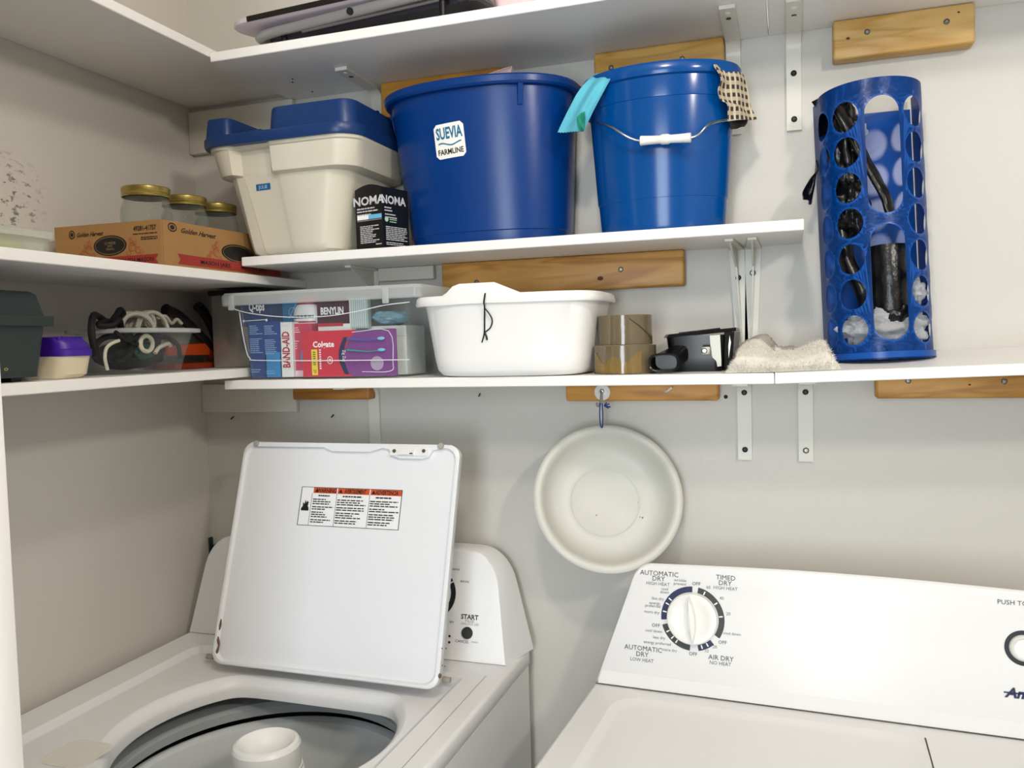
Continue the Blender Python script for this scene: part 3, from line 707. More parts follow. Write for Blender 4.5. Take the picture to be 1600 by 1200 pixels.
# ---- black box with printed text, rotated
ang = math.radians(-20)
NO = Vector((.5360, -.1945, Z2+.0002)); na = Vector((math.cos(ang), math.sin(ang), 0))*-1; nb_ = Vector((-math.sin(ang), math.cos(ang), 0))
t = thing('black_box', 'small black cardboard box with white lettering between tote and tub', 'box', NO)
na = Vector((-.062, .016, 0)).normalized(); nb_ = Vector((.30, .95, 0)).normalized()
la_, lb2, hh = .0625, .064, .1035
b = B(); base = [NO, NO+nb_*lb2, NO+nb_*lb2+na*la_, NO+na*la_]
loft(b, [base, [p+Vector((0, 0, hh)) for p in base]])
obj('carton', b, mat('black_card', '0D0D10', .35), t, smooth=False)
b = B(); loft(b, [[NO+na*la_*k/6+Vector((0, 0, hh-.001))+nb_*o for k in range(7)]+[NO+na*la_*k/6+Vector((0, 0, hh+.007*math.sin(PI*k/6)))+nb_*o for k in range(6, -1, -1)] for o in (.0002, .0012)])
obj('flap', b, mat('black_card', '0D0D10', .35), t, smooth=False)
f1 = frame(NO+na*la_, -na, (0, 0, 1)); f2 = frame(NO, nb_, (0, 0, 1))
b = B()
text(b, 'NOMA', f1, .031, .083, .0145, .0004, sx=1.15, bold=.03); text(b, 'NOMA', f2, .027, .083, .0140, .0004, sx=1.0, bold=.03)
lines(b, f1, .004, .045, .071, 1, .004, .0022, .0004, .1); lines(b, f1, .004, .058, .066, 1, .004, .0022, .0004, .1, 2); lines(b, f1, .004, .036, .0605, 1, .004, .0022, .0004, 0, 3)
lines(b, f1, .010, .058, .040, 10, .0031, .0016, .0004, .5, 4); lines(b, f1, .045, .058, .008, 1, .003, .0017, .0004, 0)
lines(b, f2, .004, .026, .070, 2, .005, .002, .0004, .3, 6); lines(b, f2, .005, .034, .0585, 2, .005, .002, .0004, .3, 7)
lines(b, f2, .006, .060, .037, 8, .0031, .0015, .0004, .2, 8); lines(b, f2, .006, .055, .010, 2, .0031, .0014, .0004, .3, 9)
quadp(b, f1, .004, .060, .0488, .0494, .0004)
obj('lettering', b, mat('print_pale', 'C9C9CC', .5), t, smooth=False)
b = B(); quadp(b, f1, .004, .03, .051, .0585, .0004); obj('print_panel', b, WHITEPRINT, t, smooth=False)
b = B(); quadp(b, f1, .03, .060, .051, .0585, .0004); obj('print_panel', b, mat('print_sky_blue', '6FB7DE', .4), t, smooth=False, label='sky blue print panel')
b = B(); lathe(b, [(.0001, .0004), (.0045, .0004)], f2(.0085, .049), 16, axis=nb_.cross(Vector((0, 0, 1)))); lines(b, f2, .016, .034, .050, 2, .004, .0016, .0004, .1); obj('emblem', b, mat('print_mint', 'A9D3B5', .5), t, smooth=False)

# ---- big blue tub (flat back)
BLUE = mat('deep_blue_plastic', '00357A', .27, bump=.05, bscale=80, vary=.08, vscale=5, spec=.4)
def dring(cx, yc, rx, ry, yb, z, n=28, p=2.3):
    out = []
    for k in range(n+1):
        a = PI+PI*k/n; c_, s_ = math.cos(a), math.sin(a)
        out.append(Vector((cx+rx*abs(c_)**(2/p)*(1 if c_ > 0 else -1), yc-ry*abs(s_)**(2/p), z)))
    r = .03; x = cx+rx
    for k in range(7):
        a = math.radians(90*k/6); out.append(Vector((x-r+r*math.cos(a), yb-r+r*math.sin(a), z)))
    for k in range(7):
        a = math.radians(90+90*k/6); out.append(Vector((cx-rx+r+r*math.cos(a), yb-r+r*math.sin(a), z)))
    return out
t = thing('flat_back_tub', 'large deep blue plastic tub with a square white sticker', 'tub', (.675, -.09, Z2))
zb, zt = Z2+.0003, 1.868
TX = lambda z: .684+(.6745-.684)*(z-zb)/(zt-zb); TR = lambda z: .143+(.1695-.143)*(z-zb)/(zt-zb); TY = lambda z: .082+(.112-.082)*(z-zb)/(zt-zb)
dr_ = lambda z, o=0: dring(TX(z), -.062, TR(z)+o, TY(z)+o, -.014+min(o, .010), z)
b = B()
loft(b, [dr_(zb, -.012), dr_(zb, -.004), dr_(zb+.004, 0), dr_(zb+.022, .0005), dr_(zb+.0235, .0025), dr_(1.80, .0005), dr_(zt-.016, 0), dr_(zt-.0155, .009), dr_(zt-.012, .0115), dr_(zt-.003, .0115), dr_(zt, .009), dr_(zt, -.001), dr_(zt-.01, -.004), dr_(zb+.02, -.006)], True, True)
obj('body', b, BLUE, t, 30)
for th_, w_, h_ in ((math.radians(183), .010, .042), (math.radians(303), .004, .032)):
    c_, s_ = math.cos(th_), math.sin(th_); z = zt-.016
    def wall(zz, o): 
        p = 2.3; return Vector((TX(zz)+(TR(zz)+o)*abs(c_)**(2/p)*(1 if c_ > 0 else -1), -.062-(TY(zz)+o)*abs(s_)**(2/p), zz))
    tv = Vector((-s_, c_*.6, 0)).normalized()
    b = B(); loft(b, [[wall(z-h_, -.001)-tv*w_, wall(z-h_, -.001)+tv*w_, wall(z-h_, .003)+tv*w_, wall(z-h_, .003)-tv*w_], [wall(z, -.001)-tv*w_, wall(z, -.001)+tv*w_, wall(z, .008)+tv*w_, wall(z, .008)-tv*w_]])
    obj('rim_rib', b, BLUE, t, 20)
b = B(); p = at(903, 140, y=-.05); cyl(b, p+Vector((-.006, 0, -.03)), p+Vector((0, 0, .004)), .009, 14); obj('handle_lug', b, BLUE, t)
# sticker wrapped on the curved wall
def tubwall(u, z, o):
    # u = x position on the wall, find the front y
    p = 2.3; q = min(.999, abs((u-TX(z))/(TR(z)+.001+o))); return Vector((u, -.062-(TY(z)+.001+o)*(1-q**p)**(1/p), z))
s1 = Vector((0, 0, 0))
st0 = (.6505, 1.7715); rot = math.radians(3)
def fst(u, v, w=0):
    x = st0[0]+(u*math.cos(rot)-v*math.sin(rot))*.98; z = st0[1]+u*math.sin(rot)+v*math.cos(rot)
    return tubwall(x, z, .0004+w)
b = B()
b2 = B(); N = 10; h_ = .0285
grid = [[b2.verts.new(fst(-h_+2*h_*i/N, -h_+2*h_*j/N)) for j in range(N+1)] for i in range(N+1)]
for i in range(N):
    for j in range(N):
        if (i in (0, N-1)) and (j in (0, N-1)):
            q = [grid[i][j], grid[i+1][j], grid[i+1][j+1], grid[i][j+1]]
            skip = {(0, 0): 0, (N-1, 0): 1, (N-1, N-1): 2, (0, N-1): 3}[(i, j)]; q.pop(skip); b2.faces.new(q)
        else: b2.faces.new((grid[i][j], grid[i+1][j], grid[i+1][j+1], grid[i][j+1]))
merge(b, b2)
stk = obj('sticker', b, mat('sticker_white', 'F2F1EC', .35), t, label='square white sticker with blue and black lettering')
TEAL = mat('print_teal', '1C6D96', .4)
b = B(); text(b, 'SUEVIA', fst, .0, .013, .0185, .0005, sx=.60, bold=.03)
b2 = B(); up_ = []; dn_ = []
for k in range(25):
    x = -.022+.044*k/24; y = -.0052+.0022*math.sin(k/24*2*PI*1.15+.6)
    up_.append(b2.verts.new(fst(x, y+.0011, .0005))); dn_.append(b2.verts.new(fst(x, y-.0011, .0005)))
for k in range(24): b2.faces.new((dn_[k], dn_[k+1], up_[k+1], up_[k]))
merge(b, b2); obj('lettering', b, TEAL, stk, smooth=False, label='teal lettering over a wavy line')
b = B(); text(b, 'FARMLINE', fst, 0, -.0175, .0088, .0005, sx=.88, bold=.025); obj('lettering', b, BLACKPRINT, stk, smooth=False, label='black lettering')
# pink plastic packet in the tub
PINK = clear('pink_clear_plastic', 'E7CBC8', .6)
b = B(); loft(b, [[Vector(p) for p in ((.655, -.11, 1.80), (.73, -.10, 1.80), (.7475, -.11, 1.8975), (.725, -.11, 1.894), (.675, -.11, 1.883))], [Vector(p)+Vector((0, .012, 0)) for p in ((.655, -.11, 1.80), (.73, -.10, 1.80), (.7475, -.11, 1.8975), (.725, -.11, 1.894), (.675, -.11, 1.883))]])
t = thing('plastic_packet', 'pale pink clear packet poking out of the large blue tub', 'packet', (.70, -.10, 1.80))
obj('sleeve', b, PINK, t, smooth=False)
b = B(); tube(b, [(.675, -.1115, 1.883), (.725, -.1115, 1.894), (.7475, -.1115, 1.8975), (.743, -.1115, 1.875)], .0012, 6, 1); obj('seam', b, mat('pink_seam', 'D9B9B8', .3), t)

# ---- blue bucket with bail handle
BL2 = mat('royal_blue_plastic', '004890', .16, vary=.06, vscale=6, spec=.45)
t = thing('bucket', 'blue bucket with white grip on its wire handle', 'bucket', (1.0, -.1, Z2))
bx, by = .9965, -.098
K = .66
b = B(); lathe(b, [(.094, 0), (.099, .003), (.1005, .006), (.1045, .052), (.1055, .0525), (.106, .055), (.1165, .205), (.118, .2055), (.1185, .208), (.1205, .236), (.127, .238), (.1285, .243), (.1285, .252), (.126, .2565), (.121, .2565), (.119, .25), (.100, .012), (.0001, .01)], (bx, by, Z2+.0003), 72, sy=K, cap0=True)
obj('body', b, BL2, t, 28)
b = B(); lug = []
HZ = lambda p, r: p
h1 = Vector((bx-.1145, by-.012, 1.792)); h2 = Vector((bx+.1125, by-.012, 1.770))
g1 = at(1000, 220, y=-.192); g2 = at(1080, 215, y=-.192)
tube(b, [h1, h1.lerp(g1, .5)+Vector((0, -.036, -.002)), g1, g2, h2.lerp(g2, .5)+Vector((0, -.036, -.002)), h2], .0019, 8, 8)
hd = obj('wire_handle', b, STEEL, t)
b = B(); d_ = (g2-g1); lathe(b, [(.006, 0), (.0075, .001), (.0068, .012), (.0062, .03), (.0078, .034), (.0078, .043), (.0062, .047), (.0068, d_.length-.012), (.0075, d_.length-.001), (.006, d_.length)], g1, 20, axis=d_, cap0=True, cap1=True)
obj('grip', b, PLW, hd)
for p in (h1, h2):
    b = B(); cyl(b, p+Vector((0, .01, 0)), p+Vector((0, -.004, 0)), .0035, 14); obj('handle_eye', b, BL2, t)

# ---- draped cloths
def cloth(bm, rows, n=14, th=.0018, amp=.0025, seed=3, zig=0):
    """rows: list of (left point, right point) down the cloth; smooth grid with folds, given thickness"""
    L = smoothpath([r[0] for r in rows], 6); R = smoothpath([r[1] for r in rows], 6)
    b = B(); g = []
    for i, (a, c_) in enumerate(zip(L, R)):
        row = []
        for j in range(n+1):
            u = j/n; p = a.lerp(c_, u)
            q = noise.noise(Vector((u*3+seed, i*.13, 0)))*amp*2+math.sin(u*PI*3+i*.1)*amp
            dr = Vector((.25, -1, 0)).normalized()
            p = p+dr*q*min(1, i/6)
            if zig and i == len(L)-1: p.z += zig*(1 if j % 2 else -1)
            row.append(b.verts.new(p))
        g.append(row)
    for i in range(len(g)-1):
        for j in range(n): b.faces.new((g[i][j], g[i][j+1], g[i+1][j+1], g[i+1][j]))
    bmesh.ops.recalc_face_normals(b, faces=b.faces); bmesh.ops.solidify(b, geom=list(b.faces), thickness=th)
    merge(bm, b)
CY = mat('turquoise_microfibre', '5FB8CF', .9, bump=.5, bscale=500, vary=.08, vscale=30)
A = lambda u, v, y: at(u, v, y=y)
t = thing('microfibre_cloth', 'turquoise cloth draped over left side of blue bucket rim', 'cloth', A(900, 160, -.15))
b = B(); cloth(b, [(A(935, 150, -.075), A(965, 145, -.085)), (A(934, 118, -.10), A(960, 112, -.135)), (A(922, 122, -.15), A(956, 117, -.168)), (A(905, 142, -.165), A(943, 140, -.18)), (A(890, 168, -.168), A(926, 172, -.182)), (A(871, 207, -.165), A(911, 205, -.18))], n=18, zig=.0006)
obj('cloth_sheet', b, CY, t, 60)
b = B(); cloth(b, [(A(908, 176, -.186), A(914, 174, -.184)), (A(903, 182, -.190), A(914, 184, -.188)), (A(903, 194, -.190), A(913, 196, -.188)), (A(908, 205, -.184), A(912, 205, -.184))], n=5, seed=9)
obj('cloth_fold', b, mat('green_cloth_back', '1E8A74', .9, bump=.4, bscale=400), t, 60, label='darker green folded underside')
def plaid():
    m = mat('brown_check_cloth', 'B9AC93', .95, bump=.4, bscale=500); nt = m.node_tree; bs = nt.nodes['Principled BSDF']; L = nt.links.new
    tc = nt.nodes.new('ShaderNodeTexCoord'); mp = nt.nodes.new('ShaderNodeMapping'); mp.inputs['Rotation'].default_value = (0, .15, 0); mp.inputs['Scale'].default_value = (95, 40, 85)
    L(tc.outputs['Object'], mp.inputs[0]); sx = nt.nodes.new('ShaderNodeSeparateXYZ'); L(mp.outputs[0], sx.inputs[0])
    def wave(sock, k):
        a = nt.nodes.new('ShaderNodeMath'); a.operation = 'PINGPONG'; a.inputs[1].default_value = .5; L(sock, a.inputs[0])
        c = nt.nodes.new('ShaderNodeMath'); c.operation = 'GREATER_THAN'; c.inputs[1].default_value = k; L(a.outputs[0], c.inputs[0]); return c
    ad = nt.nodes.new('ShaderNodeMath'); ad.operation = 'ADD'; L(sx.outputs['X'], ad.inputs[0]); L(sx.outputs['Y'], ad.inputs[1])
    a = wave(ad.outputs[0], .2); c = wave(sx.outputs['Z'], .24)
    mu = nt.nodes.new('ShaderNodeMath'); mu.operation = 'MULTIPLY'; L(a.outputs[0], mu.inputs[0]); L(c.outputs[0], mu.inputs[1])
    av = nt.nodes.new('ShaderNodeMath'); av.operation = 'MULTIPLY_ADD'; av.inputs[1].default_value = .25; L(a.outputs[0], av.inputs[0]); 
    m2 = nt.nodes.new('ShaderNodeMath'); m2.operation = 'MULTIPLY'; m2.inputs[1].default_value = .75; L(mu.outputs[0], m2.inputs[0]); L(m2.outputs[0], av.inputs[2])
    mx = nt.nodes.new('ShaderNodeMixRGB'); mx.inputs[1].default_value = (*H('CFC3A6'), 1); mx.inputs[2].default_value = (*H('40343A'), 1)
    L(av.outputs[0], mx.inputs[0]); L(mx.outputs[0], bs.inputs['Base Color']); return m
t = thing('checked_dishcloth', 'brown and beige checked cloth hanging over right side of blue bucket', 'cloth', A(1150, 150, -.1))
b = B(); cloth(b, [(A(1104, 125, -.10), A(1122, 118, -.055)), (A(1113, 101, -.150), A(1130, 100, -.085)), (A(1118, 104, -.168), A(1152, 107, -.105)), (A(1127, 124, -.166), A(1166, 122, -.100)), (A(1123, 140, -.163), A(1170, 145, -.095)), (A(1126, 154, -.160), A(1174, 168, -.09)), (A(1138, 162, -.155), A(1178, 178, -.09)), (A(1139, 188, -.150), A(1183, 186, -.088))], n=18, amp=.003, seed=5)
obj('cloth_sheet', b, plaid(), t, 60)
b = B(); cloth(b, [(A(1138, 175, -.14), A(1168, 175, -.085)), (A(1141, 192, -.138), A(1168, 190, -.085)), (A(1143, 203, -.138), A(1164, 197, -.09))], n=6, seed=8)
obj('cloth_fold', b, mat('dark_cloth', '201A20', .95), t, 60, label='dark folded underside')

# ---- jar box with mason jars
CARD = mat('brown_cardboard', 'A37B4B', .75, vary=.06, vscale=30, bump=.1, bscale=150)
BO = Vector((.2555, -.4056, ZL2+.0004)); Rv = Vector((.2385-.2555, .356, 0)).normalized(); Lv = Vector((-.9995, -.012, 0)).normalized()
LL, RL = .213, .350
t = thing('cardboard_box', 'open brown cardboard box printed with red ribbons, holding glass jars', 'cardboard box', BO+Lv*.1+Rv*.17)
H0, H1 = .0715, .0785
def wallbox(p, q, h0, h1, inn, name='side_panel'):
    b = B(); p = Vector(p); q = Vector(q); i_ = Vector(inn)*.003
    loft(b, [[p, q, q+i_, p+i_], [p+Vector((0, 0, h0)), q+Vector((0, 0, h1)), q+i_+Vector((0, 0, h1)), p+i_+Vector((0, 0, h0))]])
    return obj(name, b, CARD, t, smooth=False)
wallbox(BO+Lv*.001, BO+Lv*LL, H0, H0+.001, Rv, 'front_panel'); wallbox(BO+Rv*.0032, BO+Rv*RL, H0, H1, Lv, 'side_panel')
wallbox(BO+Rv*RL, BO+Rv*RL+Lv*LL, H1, H0, -Rv, 'back_panel'); wallbox(BO+Lv*LL+Rv*.003, BO+Lv*LL+Rv*(RL-.003), H0, H0, -Lv, 'side_panel')
b = B(); q = [BO+Lv*.003+Rv*.003, BO+Lv*(LL-.003)+Rv*.003, BO+Lv*(LL-.003)+Rv*(RL-.003), BO+Lv*.003+Rv*(RL-.003)]; loft(b, [q, [p+Vector((0, 0, .003)) for p in q]]); obj('bottom', b, CARD, t, smooth=False)
fa = frame(BO+Lv*LL, -Lv, (0, 0, 1)); fb = frame(BO, Rv, (0, 0, 1))
RED = mat('print_red', '9C2F26', .6); BRP = mat('print_dark_brown', '1D1512', .6); RBR = mat('print_rust', 'A8512E', .6)
def swirl(bm, f, cx, cy, sgn, s):
    for k, (dx, dy, r_) in enumerate(((.010, -.001, .007), (.021, -.006, .006), (.008, .010, .0045), (.028, -.009, .004), (.016, .006, .004), (.003, -.010, .005))):
        ring_sector(bm, lambda x, y, w=0: f(cx+sgn*s*dx+x*s, cy+s*dy+y*s, .0004), r_*.74, r_, 30*k, 30*k+300, n=12)
        ring_sector(bm, lambda x, y, w=0: f(cx+sgn*s*dx+x*s, cy+s*dy+y*s, .0004), r_*.35, r_*.5, 0, 250, n=8)
b = B()
def ellipse(bm, f, cx, cy, a, c, w=.0004, hole=0, n=28):
    if hole:
        b2 = B(); A_ = [b2.verts.new(f(cx+a*math.cos(2*PI*k/n), cy+c*math.sin(2*PI*k/n), w)) for k in range(n)]; D_ = [b2.verts.new(f(cx+(a-hole)*math.cos(2*PI*k/n), cy+(c-hole)*math.sin(2*PI*k/n), w)) for k in range(n)]
        for k in range(n): b2.faces.new((A_[k], A_[(k+1) % n], D_[(k+1) % n], D_[k]))
    else:
        b2 = B(); b2.faces.new([b2.verts.new(f(cx+a*math.cos(2*PI*k/n), cy+c*math.sin(2*PI*k/n), w)) for k in range(n)])
    merge(bm, b2)
E1 = (.112, .036); 
ellipse(b, fa, *E1, .033, .0165); ellipse(b, fa, .036, .058, .0062, .0072, hole=.0018); ellipse(b, fa, .036, .058, .003, .0035)
text(b, 'Golden Harvest', fa, .045, .057, .0072, .0004, sx=.82, align='LEFT', bold=.02, shear=.45)
text(b, '49281-41757', fa, LL-.010, .060, .0075, .0004, sx=.78, align='RIGHT', bold=.03)
lines(b, fa, LL-.055, LL-.008, .052, 1, .003, .0016, .0004, 0, 2); lines(b, fa, LL-.04, LL-.008, .046, 2, .003, .0016, .0004, 0, 3)
text(b, 'WIDE MOUTH MASON', fa, .148, .0105, .0068, .0007, sx=1.0, bold=.02)
obj('lettering', b, BRP, t, smooth=False)
b = B(); ellipse(b, fa, E1[0], E1[1], .0298, .0142, .0007, hole=.0007); text(b, '12 WIDE', fa, E1[0], .040, .0042, .0007); text(b, 'JARS', fa, E1[0], .0355, .0035, .0007); text(b, 'MASON', fa, E1[0], .0305, .0032, .0007)
obj('emblem_print', b, mat('print_tan', '9A8258', .6), t, smooth=False)
b = B(); b2 = B(); b2.faces.new([b2.verts.new(fa(u, v, .0005)) for u, v in ((.02, .003), (.205, .003), (.200, .010), (.206, .018), (.02, .018))]); merge(b, b2); obj('ribbon_print', b, RED, t, smooth=False)
b = B(); swirl(b, fa, E1[0]-.033, E1[1]-.004, -1, 1); swirl(b, fa, E1[0]+.033, E1[1]-.004, 1, 1); obj('flourish_print', b, RBR, t, smooth=False, kind='stuff')
b = B(); E2 = (.205, .036)
ellipse(b, fb, *E2, .050, .0165); ellipse(b, fb, .026, .062, .011, .0072, hole=.002); ellipse(b, fb, .026, .062, .0055, .0036)
text(b, 'Golden Harvest', fb, .045, .060, .0080, .0004, sx=1.28, align='LEFT', bold=.02, shear=.5)
text(b, 'MASON JARS', fb, .137, .0125, .0068, .0007, sx=1.55, bold=.02); text(b, 'MASON JARS', fb, .255, .0125, .0068, .0007, sx=1.55, bold=.02)
obj('lettering', b, BRP, t, smooth=False)
b = B(); ellipse(b, fb, *E2, .0455, .0142, .0007, hole=.0008); obj('emblem_print', b, mat('print_tan', '9A8258', .6), t, smooth=False)
b = B(); b2 = B(); b2.faces.new([b2.verts.new(fb(u, v, .0005)) for u, v in ((.036, .0045), (.345, .0045), (.345, .021), (.036, .021), (.043, .0125))]); merge(b, b2); obj('ribbon_print', b, RED, t, smooth=False)
b = B(); swirl(b, fb, E2[0]-.052, E2[1]-.002, -1, 1.25); swirl(b, fb, E2[0]+.052, E2[1]-.002, 1, 1.25); obj('flourish_print', b, RBR, t, smooth=False, kind='stuff')
GLASS = clear('jar_glass', 'AEB2AE', .03, .03, 'FBFCFA', .30); GOLD = mat('gold_lid_metal', 'A99552', .3, metal=.8)
def jar(loc, label):
    t = thing('glass_jar', label, 'jar', loc)
    b = B(); lathe(b, [(.0001, .001), (.032, .001), (.038, .004), (.0405, .012), (.0405, .085), (.039, .095), (.0355, .104), (.0345, .108), (.0360, .109), (.0345, .111), (.0345, .124), (.0325, .124), (.0325, .104), (.038, .09), (.038, .012), (.03, .005), (.0001, .005)], (0, 0, 0), 40)
    obj('jar_glass', b, GLASS, t, 40, local=True)
    b = B(); lathe(b, [(.0356, .1125), (.0372, .1125), (.0376, .1145), (.0366, .116), (.0378, .118), (.0368, .1195), (.0378, .1215), (.0378, .127), (.0365, .1285), (.030, .1285), (.029, .128), (.0001, .128)], (0, 0, 0), 48)
    obj('screw_band', b, GOLD, t, 30, local=True)
    return t
jz = ZL2+.0036
j0 = jar((.1905, -.362, jz), 'nearest gold-lidded glass jar, standing tallest above the cardboard box')
for (x, y), lb in (((.1865, -.265), 'second gold-lidded glass jar, middle one of three in the box'), ((.1825, -.175), 'farthest gold-lidded glass jar, half hidden by the beige tote')):
    r = j0.copy(); C.objects.link(r); r.location = (x, y, jz); r['label'] = lb
    for ch in [c for c in bpy.data.objects if c.parent == j0]:
        c2 = ch.copy(); C.objects.link(c2); c2.parent = r
for o in bpy.data.objects:
    if o.name.startswith('glass_jar'): o['group'] = 'jars in the cardboard box'

Yat = lambda u, x, v=560: at(u, v, x=x).y
# ---- clear container with green content on the left middle shelf
FOG = clear('frosted_plastic', 'E4E6DE', .35, .35, 'F4F6F0', .3)
t = thing('clear_food_container', 'low frosted container with yellow-green contents at shelf left edge', 'container', (.14, -.70, ZL2))
yc = Yat(96.5, .228, 380)
b = B(); loft(b, [rr(.06, .218, -.80, yc-.012, .02, ZL2+.0005), rr(.052, .226, -.81, yc-.006, .022, ZL2+.028)], True, False); obj('tray', b, FOG, t)
b = B(); loft(b, [rr(.046, .230, -.812, yc-.0005, .024, ZL2+.0225), rr(.046, .231, -.812, yc, .024, ZL2+.0315), rr(.05, .227, -.808, yc-.005, .022, ZL2+.033)], True, True); obj('lid', b, FOG, t)
b = B(); bmesh.ops.create_icosphere(b, subdivisions=3, radius=1)
for v in b.verts: v.co = Vector((.175+v.co.x*.035, yc-.06+v.co.y*.035, ZL2+.0125+v.co.z*.011))+v.co*noise.noise(v.co*3)*.002
obj('contents', b, mat('lime_contents', 'C7D24A', .7), t)

# ---- dark bin with lid on the left lowest shelf
DKG = mat('dark_green_grey_plastic', '2B3534', .45, bump=.1, bscale=200)
t = thing('lidded_bin', 'dark grey-green plastic case with lipped lid at left shelf end', 'plastic case', (.13, -.68, ZL1))
y1_ = Yat(84, .222, 500)
b = B(); loft(b, [rr(.05, .215, -.80, y1_-.019, .012, ZL1+.006), rr(.045, .222, -.81, y1_-.0100, .012, 1.470)]); obj('body', b, DKG, t)
for yy in (y1_-.045, -.79):
    b = B(); box(b, .06, .20, yy-.008, yy+.008, ZL1+.0003, ZL1+.007, .001, 1); obj('foot', b, DKG, t)
b = B(); loft(b, [rr(.04, .228, -.815, y1_-.001, .010, 1.468), rr(.04, .229, -.815, y1_, .010, 1.481)]); obj('lid_rim', b, DKG, t)
b = B(); loft(b, [rr(.05, .222, -.80, y1_-.008, .012, 1.4805), rr(.055, .215, -.79, y1_-.014, .012, 1.511), rr(.060, .210, -.785, y1_-.019, .012, 1.515)])
box(b, .07, .19, -.78, y1_-.07, 1.515, 1.5205, .002, 1); obj('lid', b, DKG, t)
fz = frame((.2165, -.700, ZL1+.025), (.01, 1, 0), (0.09, 0, 1))
b = B(); p = at(8.5, 577, x=.2195); fz = frame(p+Vector((.0012, 0, 0)), (0, 1, 0), (0.09, 0, 1)); text(b, 'O', fz, 0, 0, .0038, .0, sx=1.4, bold=.03)
obj('gold_lettering', b, mat('gold_print', 'B79A55', .4), t, smooth=False)

# ---- purple lidded tub
t = thing('purple_lid_container', 'cream food container with ribbed purple lid', 'container', (.15, -.54, ZL1))
yp1 = Yat(141, .198); yp0 = yp1-.062
b = B(); loft(b, [rr(.115, .20, yp0, yp1-.012, .016, ZL1+.0005), rr(.105, .207, yp0, yp1-.005, .02, ZL1+.006), rr(.098, .212, yp0, yp1-.001, .022, ZL1+.033)]); obj('tub', b, mat('cream_translucent', 'D8CDB2', .45), t)
PUR = mat('purple_plastic', '3F1A94', .4); b = B(); loft(b, [rr(.096, .2145, yp0, yp1+.001, .022, ZL1+.0325), rr(.096, .2145, yp0, yp1+.001, .022, ZL1+.0415), rr(.098, .212, yp0, yp1-.001, .022, ZL1+.043), rr(.099, .211, yp0, yp1-.003, .022, ZL1+.051), rr(.104, .206, yp0, yp1-.009, .02, ZL1+.057), rr(.11, .20, yp0, yp1-.016, .015, ZL1+.059)])
pl2 = obj('lid', b, PUR, t)
for k in range(6):
    b = B(); yy = yp0+.006+k*.008; tube(b, [(.115, yy, ZL1+.058), (.20, yy, ZL1+.058)], .0028, 8, 1); obj('lid_rib', b, PUR, pl2)
b = B(); tube(b, [(.12, yp1+.008, ZL1+.004), (.125, yp1+.016, ZL1+.020), (.13, yp1+.024, ZL1+.006)], .0035, 8); box(b, .10, .14, yp1+.005, yp1+.028, ZL1+.0005, ZL1+.004)
tag(obj('red_cord', b, mat('dark_red', '5A1C22', .6), None), 'dark red cord lying between purple lid container and cord bowl', 'cord')

# ---- clear bowl of cords
CLP = clear('clear_bowl_plastic', 'C9CECE', .03, .12, 'F6F8F8', .22)
t = thing('clear_cord_tub', 'clear plastic tub filled with black cords and white rope', 'tub', (.14, -.37, ZL1))
bl, br_ = Yat(153, .15, 583), Yat(284, .185, 583); rl, rrt = Yat(131, .135, 510), Yat(300, .175, 510); bcy = (bl+br_)/2; bw = (br_-bl)/2
b = B(); loft(b, [rr(.085, .200, bl, br_, .045, ZL1+.0005), rr(.078, .207, bl-.005, br_+.004, .05, ZL1+.004), rr(.066, .218, rl+.014, rrt-.014, .06, ZL1+.066), ], True, False)
obj('tub_body', b, CLP, t)
b = B()
o_ = [rr(.064, .220, rl+.012, rrt-.012, .06, ZL1+.066), rr(.056, .228, rl, rrt, .066, ZL1+.067), rr(.056, .228, rl, rrt, .066, ZL1+.073), rr(.068, .216, rl+.012, rrt-.012, .06, ZL1+.0745), rr(.069, .215, rl+.013, rrt-.013, .06, ZL1+.069)]
loft(b, o_, False, False); obj('rim', b, clear('rim_plastic', 'D2D4D4', .4, .2, 'F0F3F3'), t)
CO = mat('black_cord', '0B0B0C', .7); RO = mat('white_rope', 'C9C4B4', .85, bump=.8, bscale=600)
rnd = random.Random(4)
def coil(cx, cy, cz, r, turns, rad, m, label, tilt, n=10, name='cord'):
    b = B(); pts = []
    for k in range(int(turns*n)+1):
        a = 2*PI*k/n; rr_ = r*(1+.15*math.sin(k*1.7)); v = Vector((rr_*math.cos(a), rr_*math.sin(a)*.9, .002*math.sin(k*2.3)+k*.0004)); v.rotate(Matrix.Rotation(tilt[0], 3, 'X') @ Matrix.Rotation(tilt[1], 3, 'Y'))
        pts.append(Vector((cx, cy, cz))+v)
    tube(b, pts, rad, 7, 3); return tag(obj(name, b, m), label, 'rope' if 'rope' in name else 'cord')
coil(.15, bcy-.036, ZL1+.042, .030, 2.2, .0048, CO, 'black cord coiled low inside the clear tub', (.9, .3))
coil(.15, bcy+.030, ZL1+.042, .030, 2.2, .0048, mat('navy_cord', '1B2130', .7), 'dark navy cord coiled at right inside the clear tub', (1.0, -.2))
b = B()
fr = .208
S_ = lambda u, v, x=.2: at(u, v, x=x)
b = B(); tube(b, [S_(150, 555, .19), S_(143, 520, .19), S_(146, 493, .18), S_(158, 497, .16), S_(170, 505, .15), S_(182, 493, .15), S_(188, 484, .15), S_(192, 492, .15), S_(184, 505, .16), S_(165, 502, .17), S_(154, 508, .17), S_(175, 509, .18), S_(186, 500, .18), S_(190, 520, .16)], .0052, 8, 5)
tag(obj('strap', b, CO), 'knotted black strap rising above left end of the clear tub', 'cord')
b = B(); tube(b, [S_(180, 519, .206), S_(196, 530, .206), S_(210, 528, .206), S_(222, 518, .206), S_(226, 512, .2)], .0036, 7); tube(b, [S_(200, 531, .204), S_(212, 538, .204), S_(230, 530, .2), S_(262, 528, .2), S_(278, 540, .2), S_(281, 560, .2)], .0034, 7)
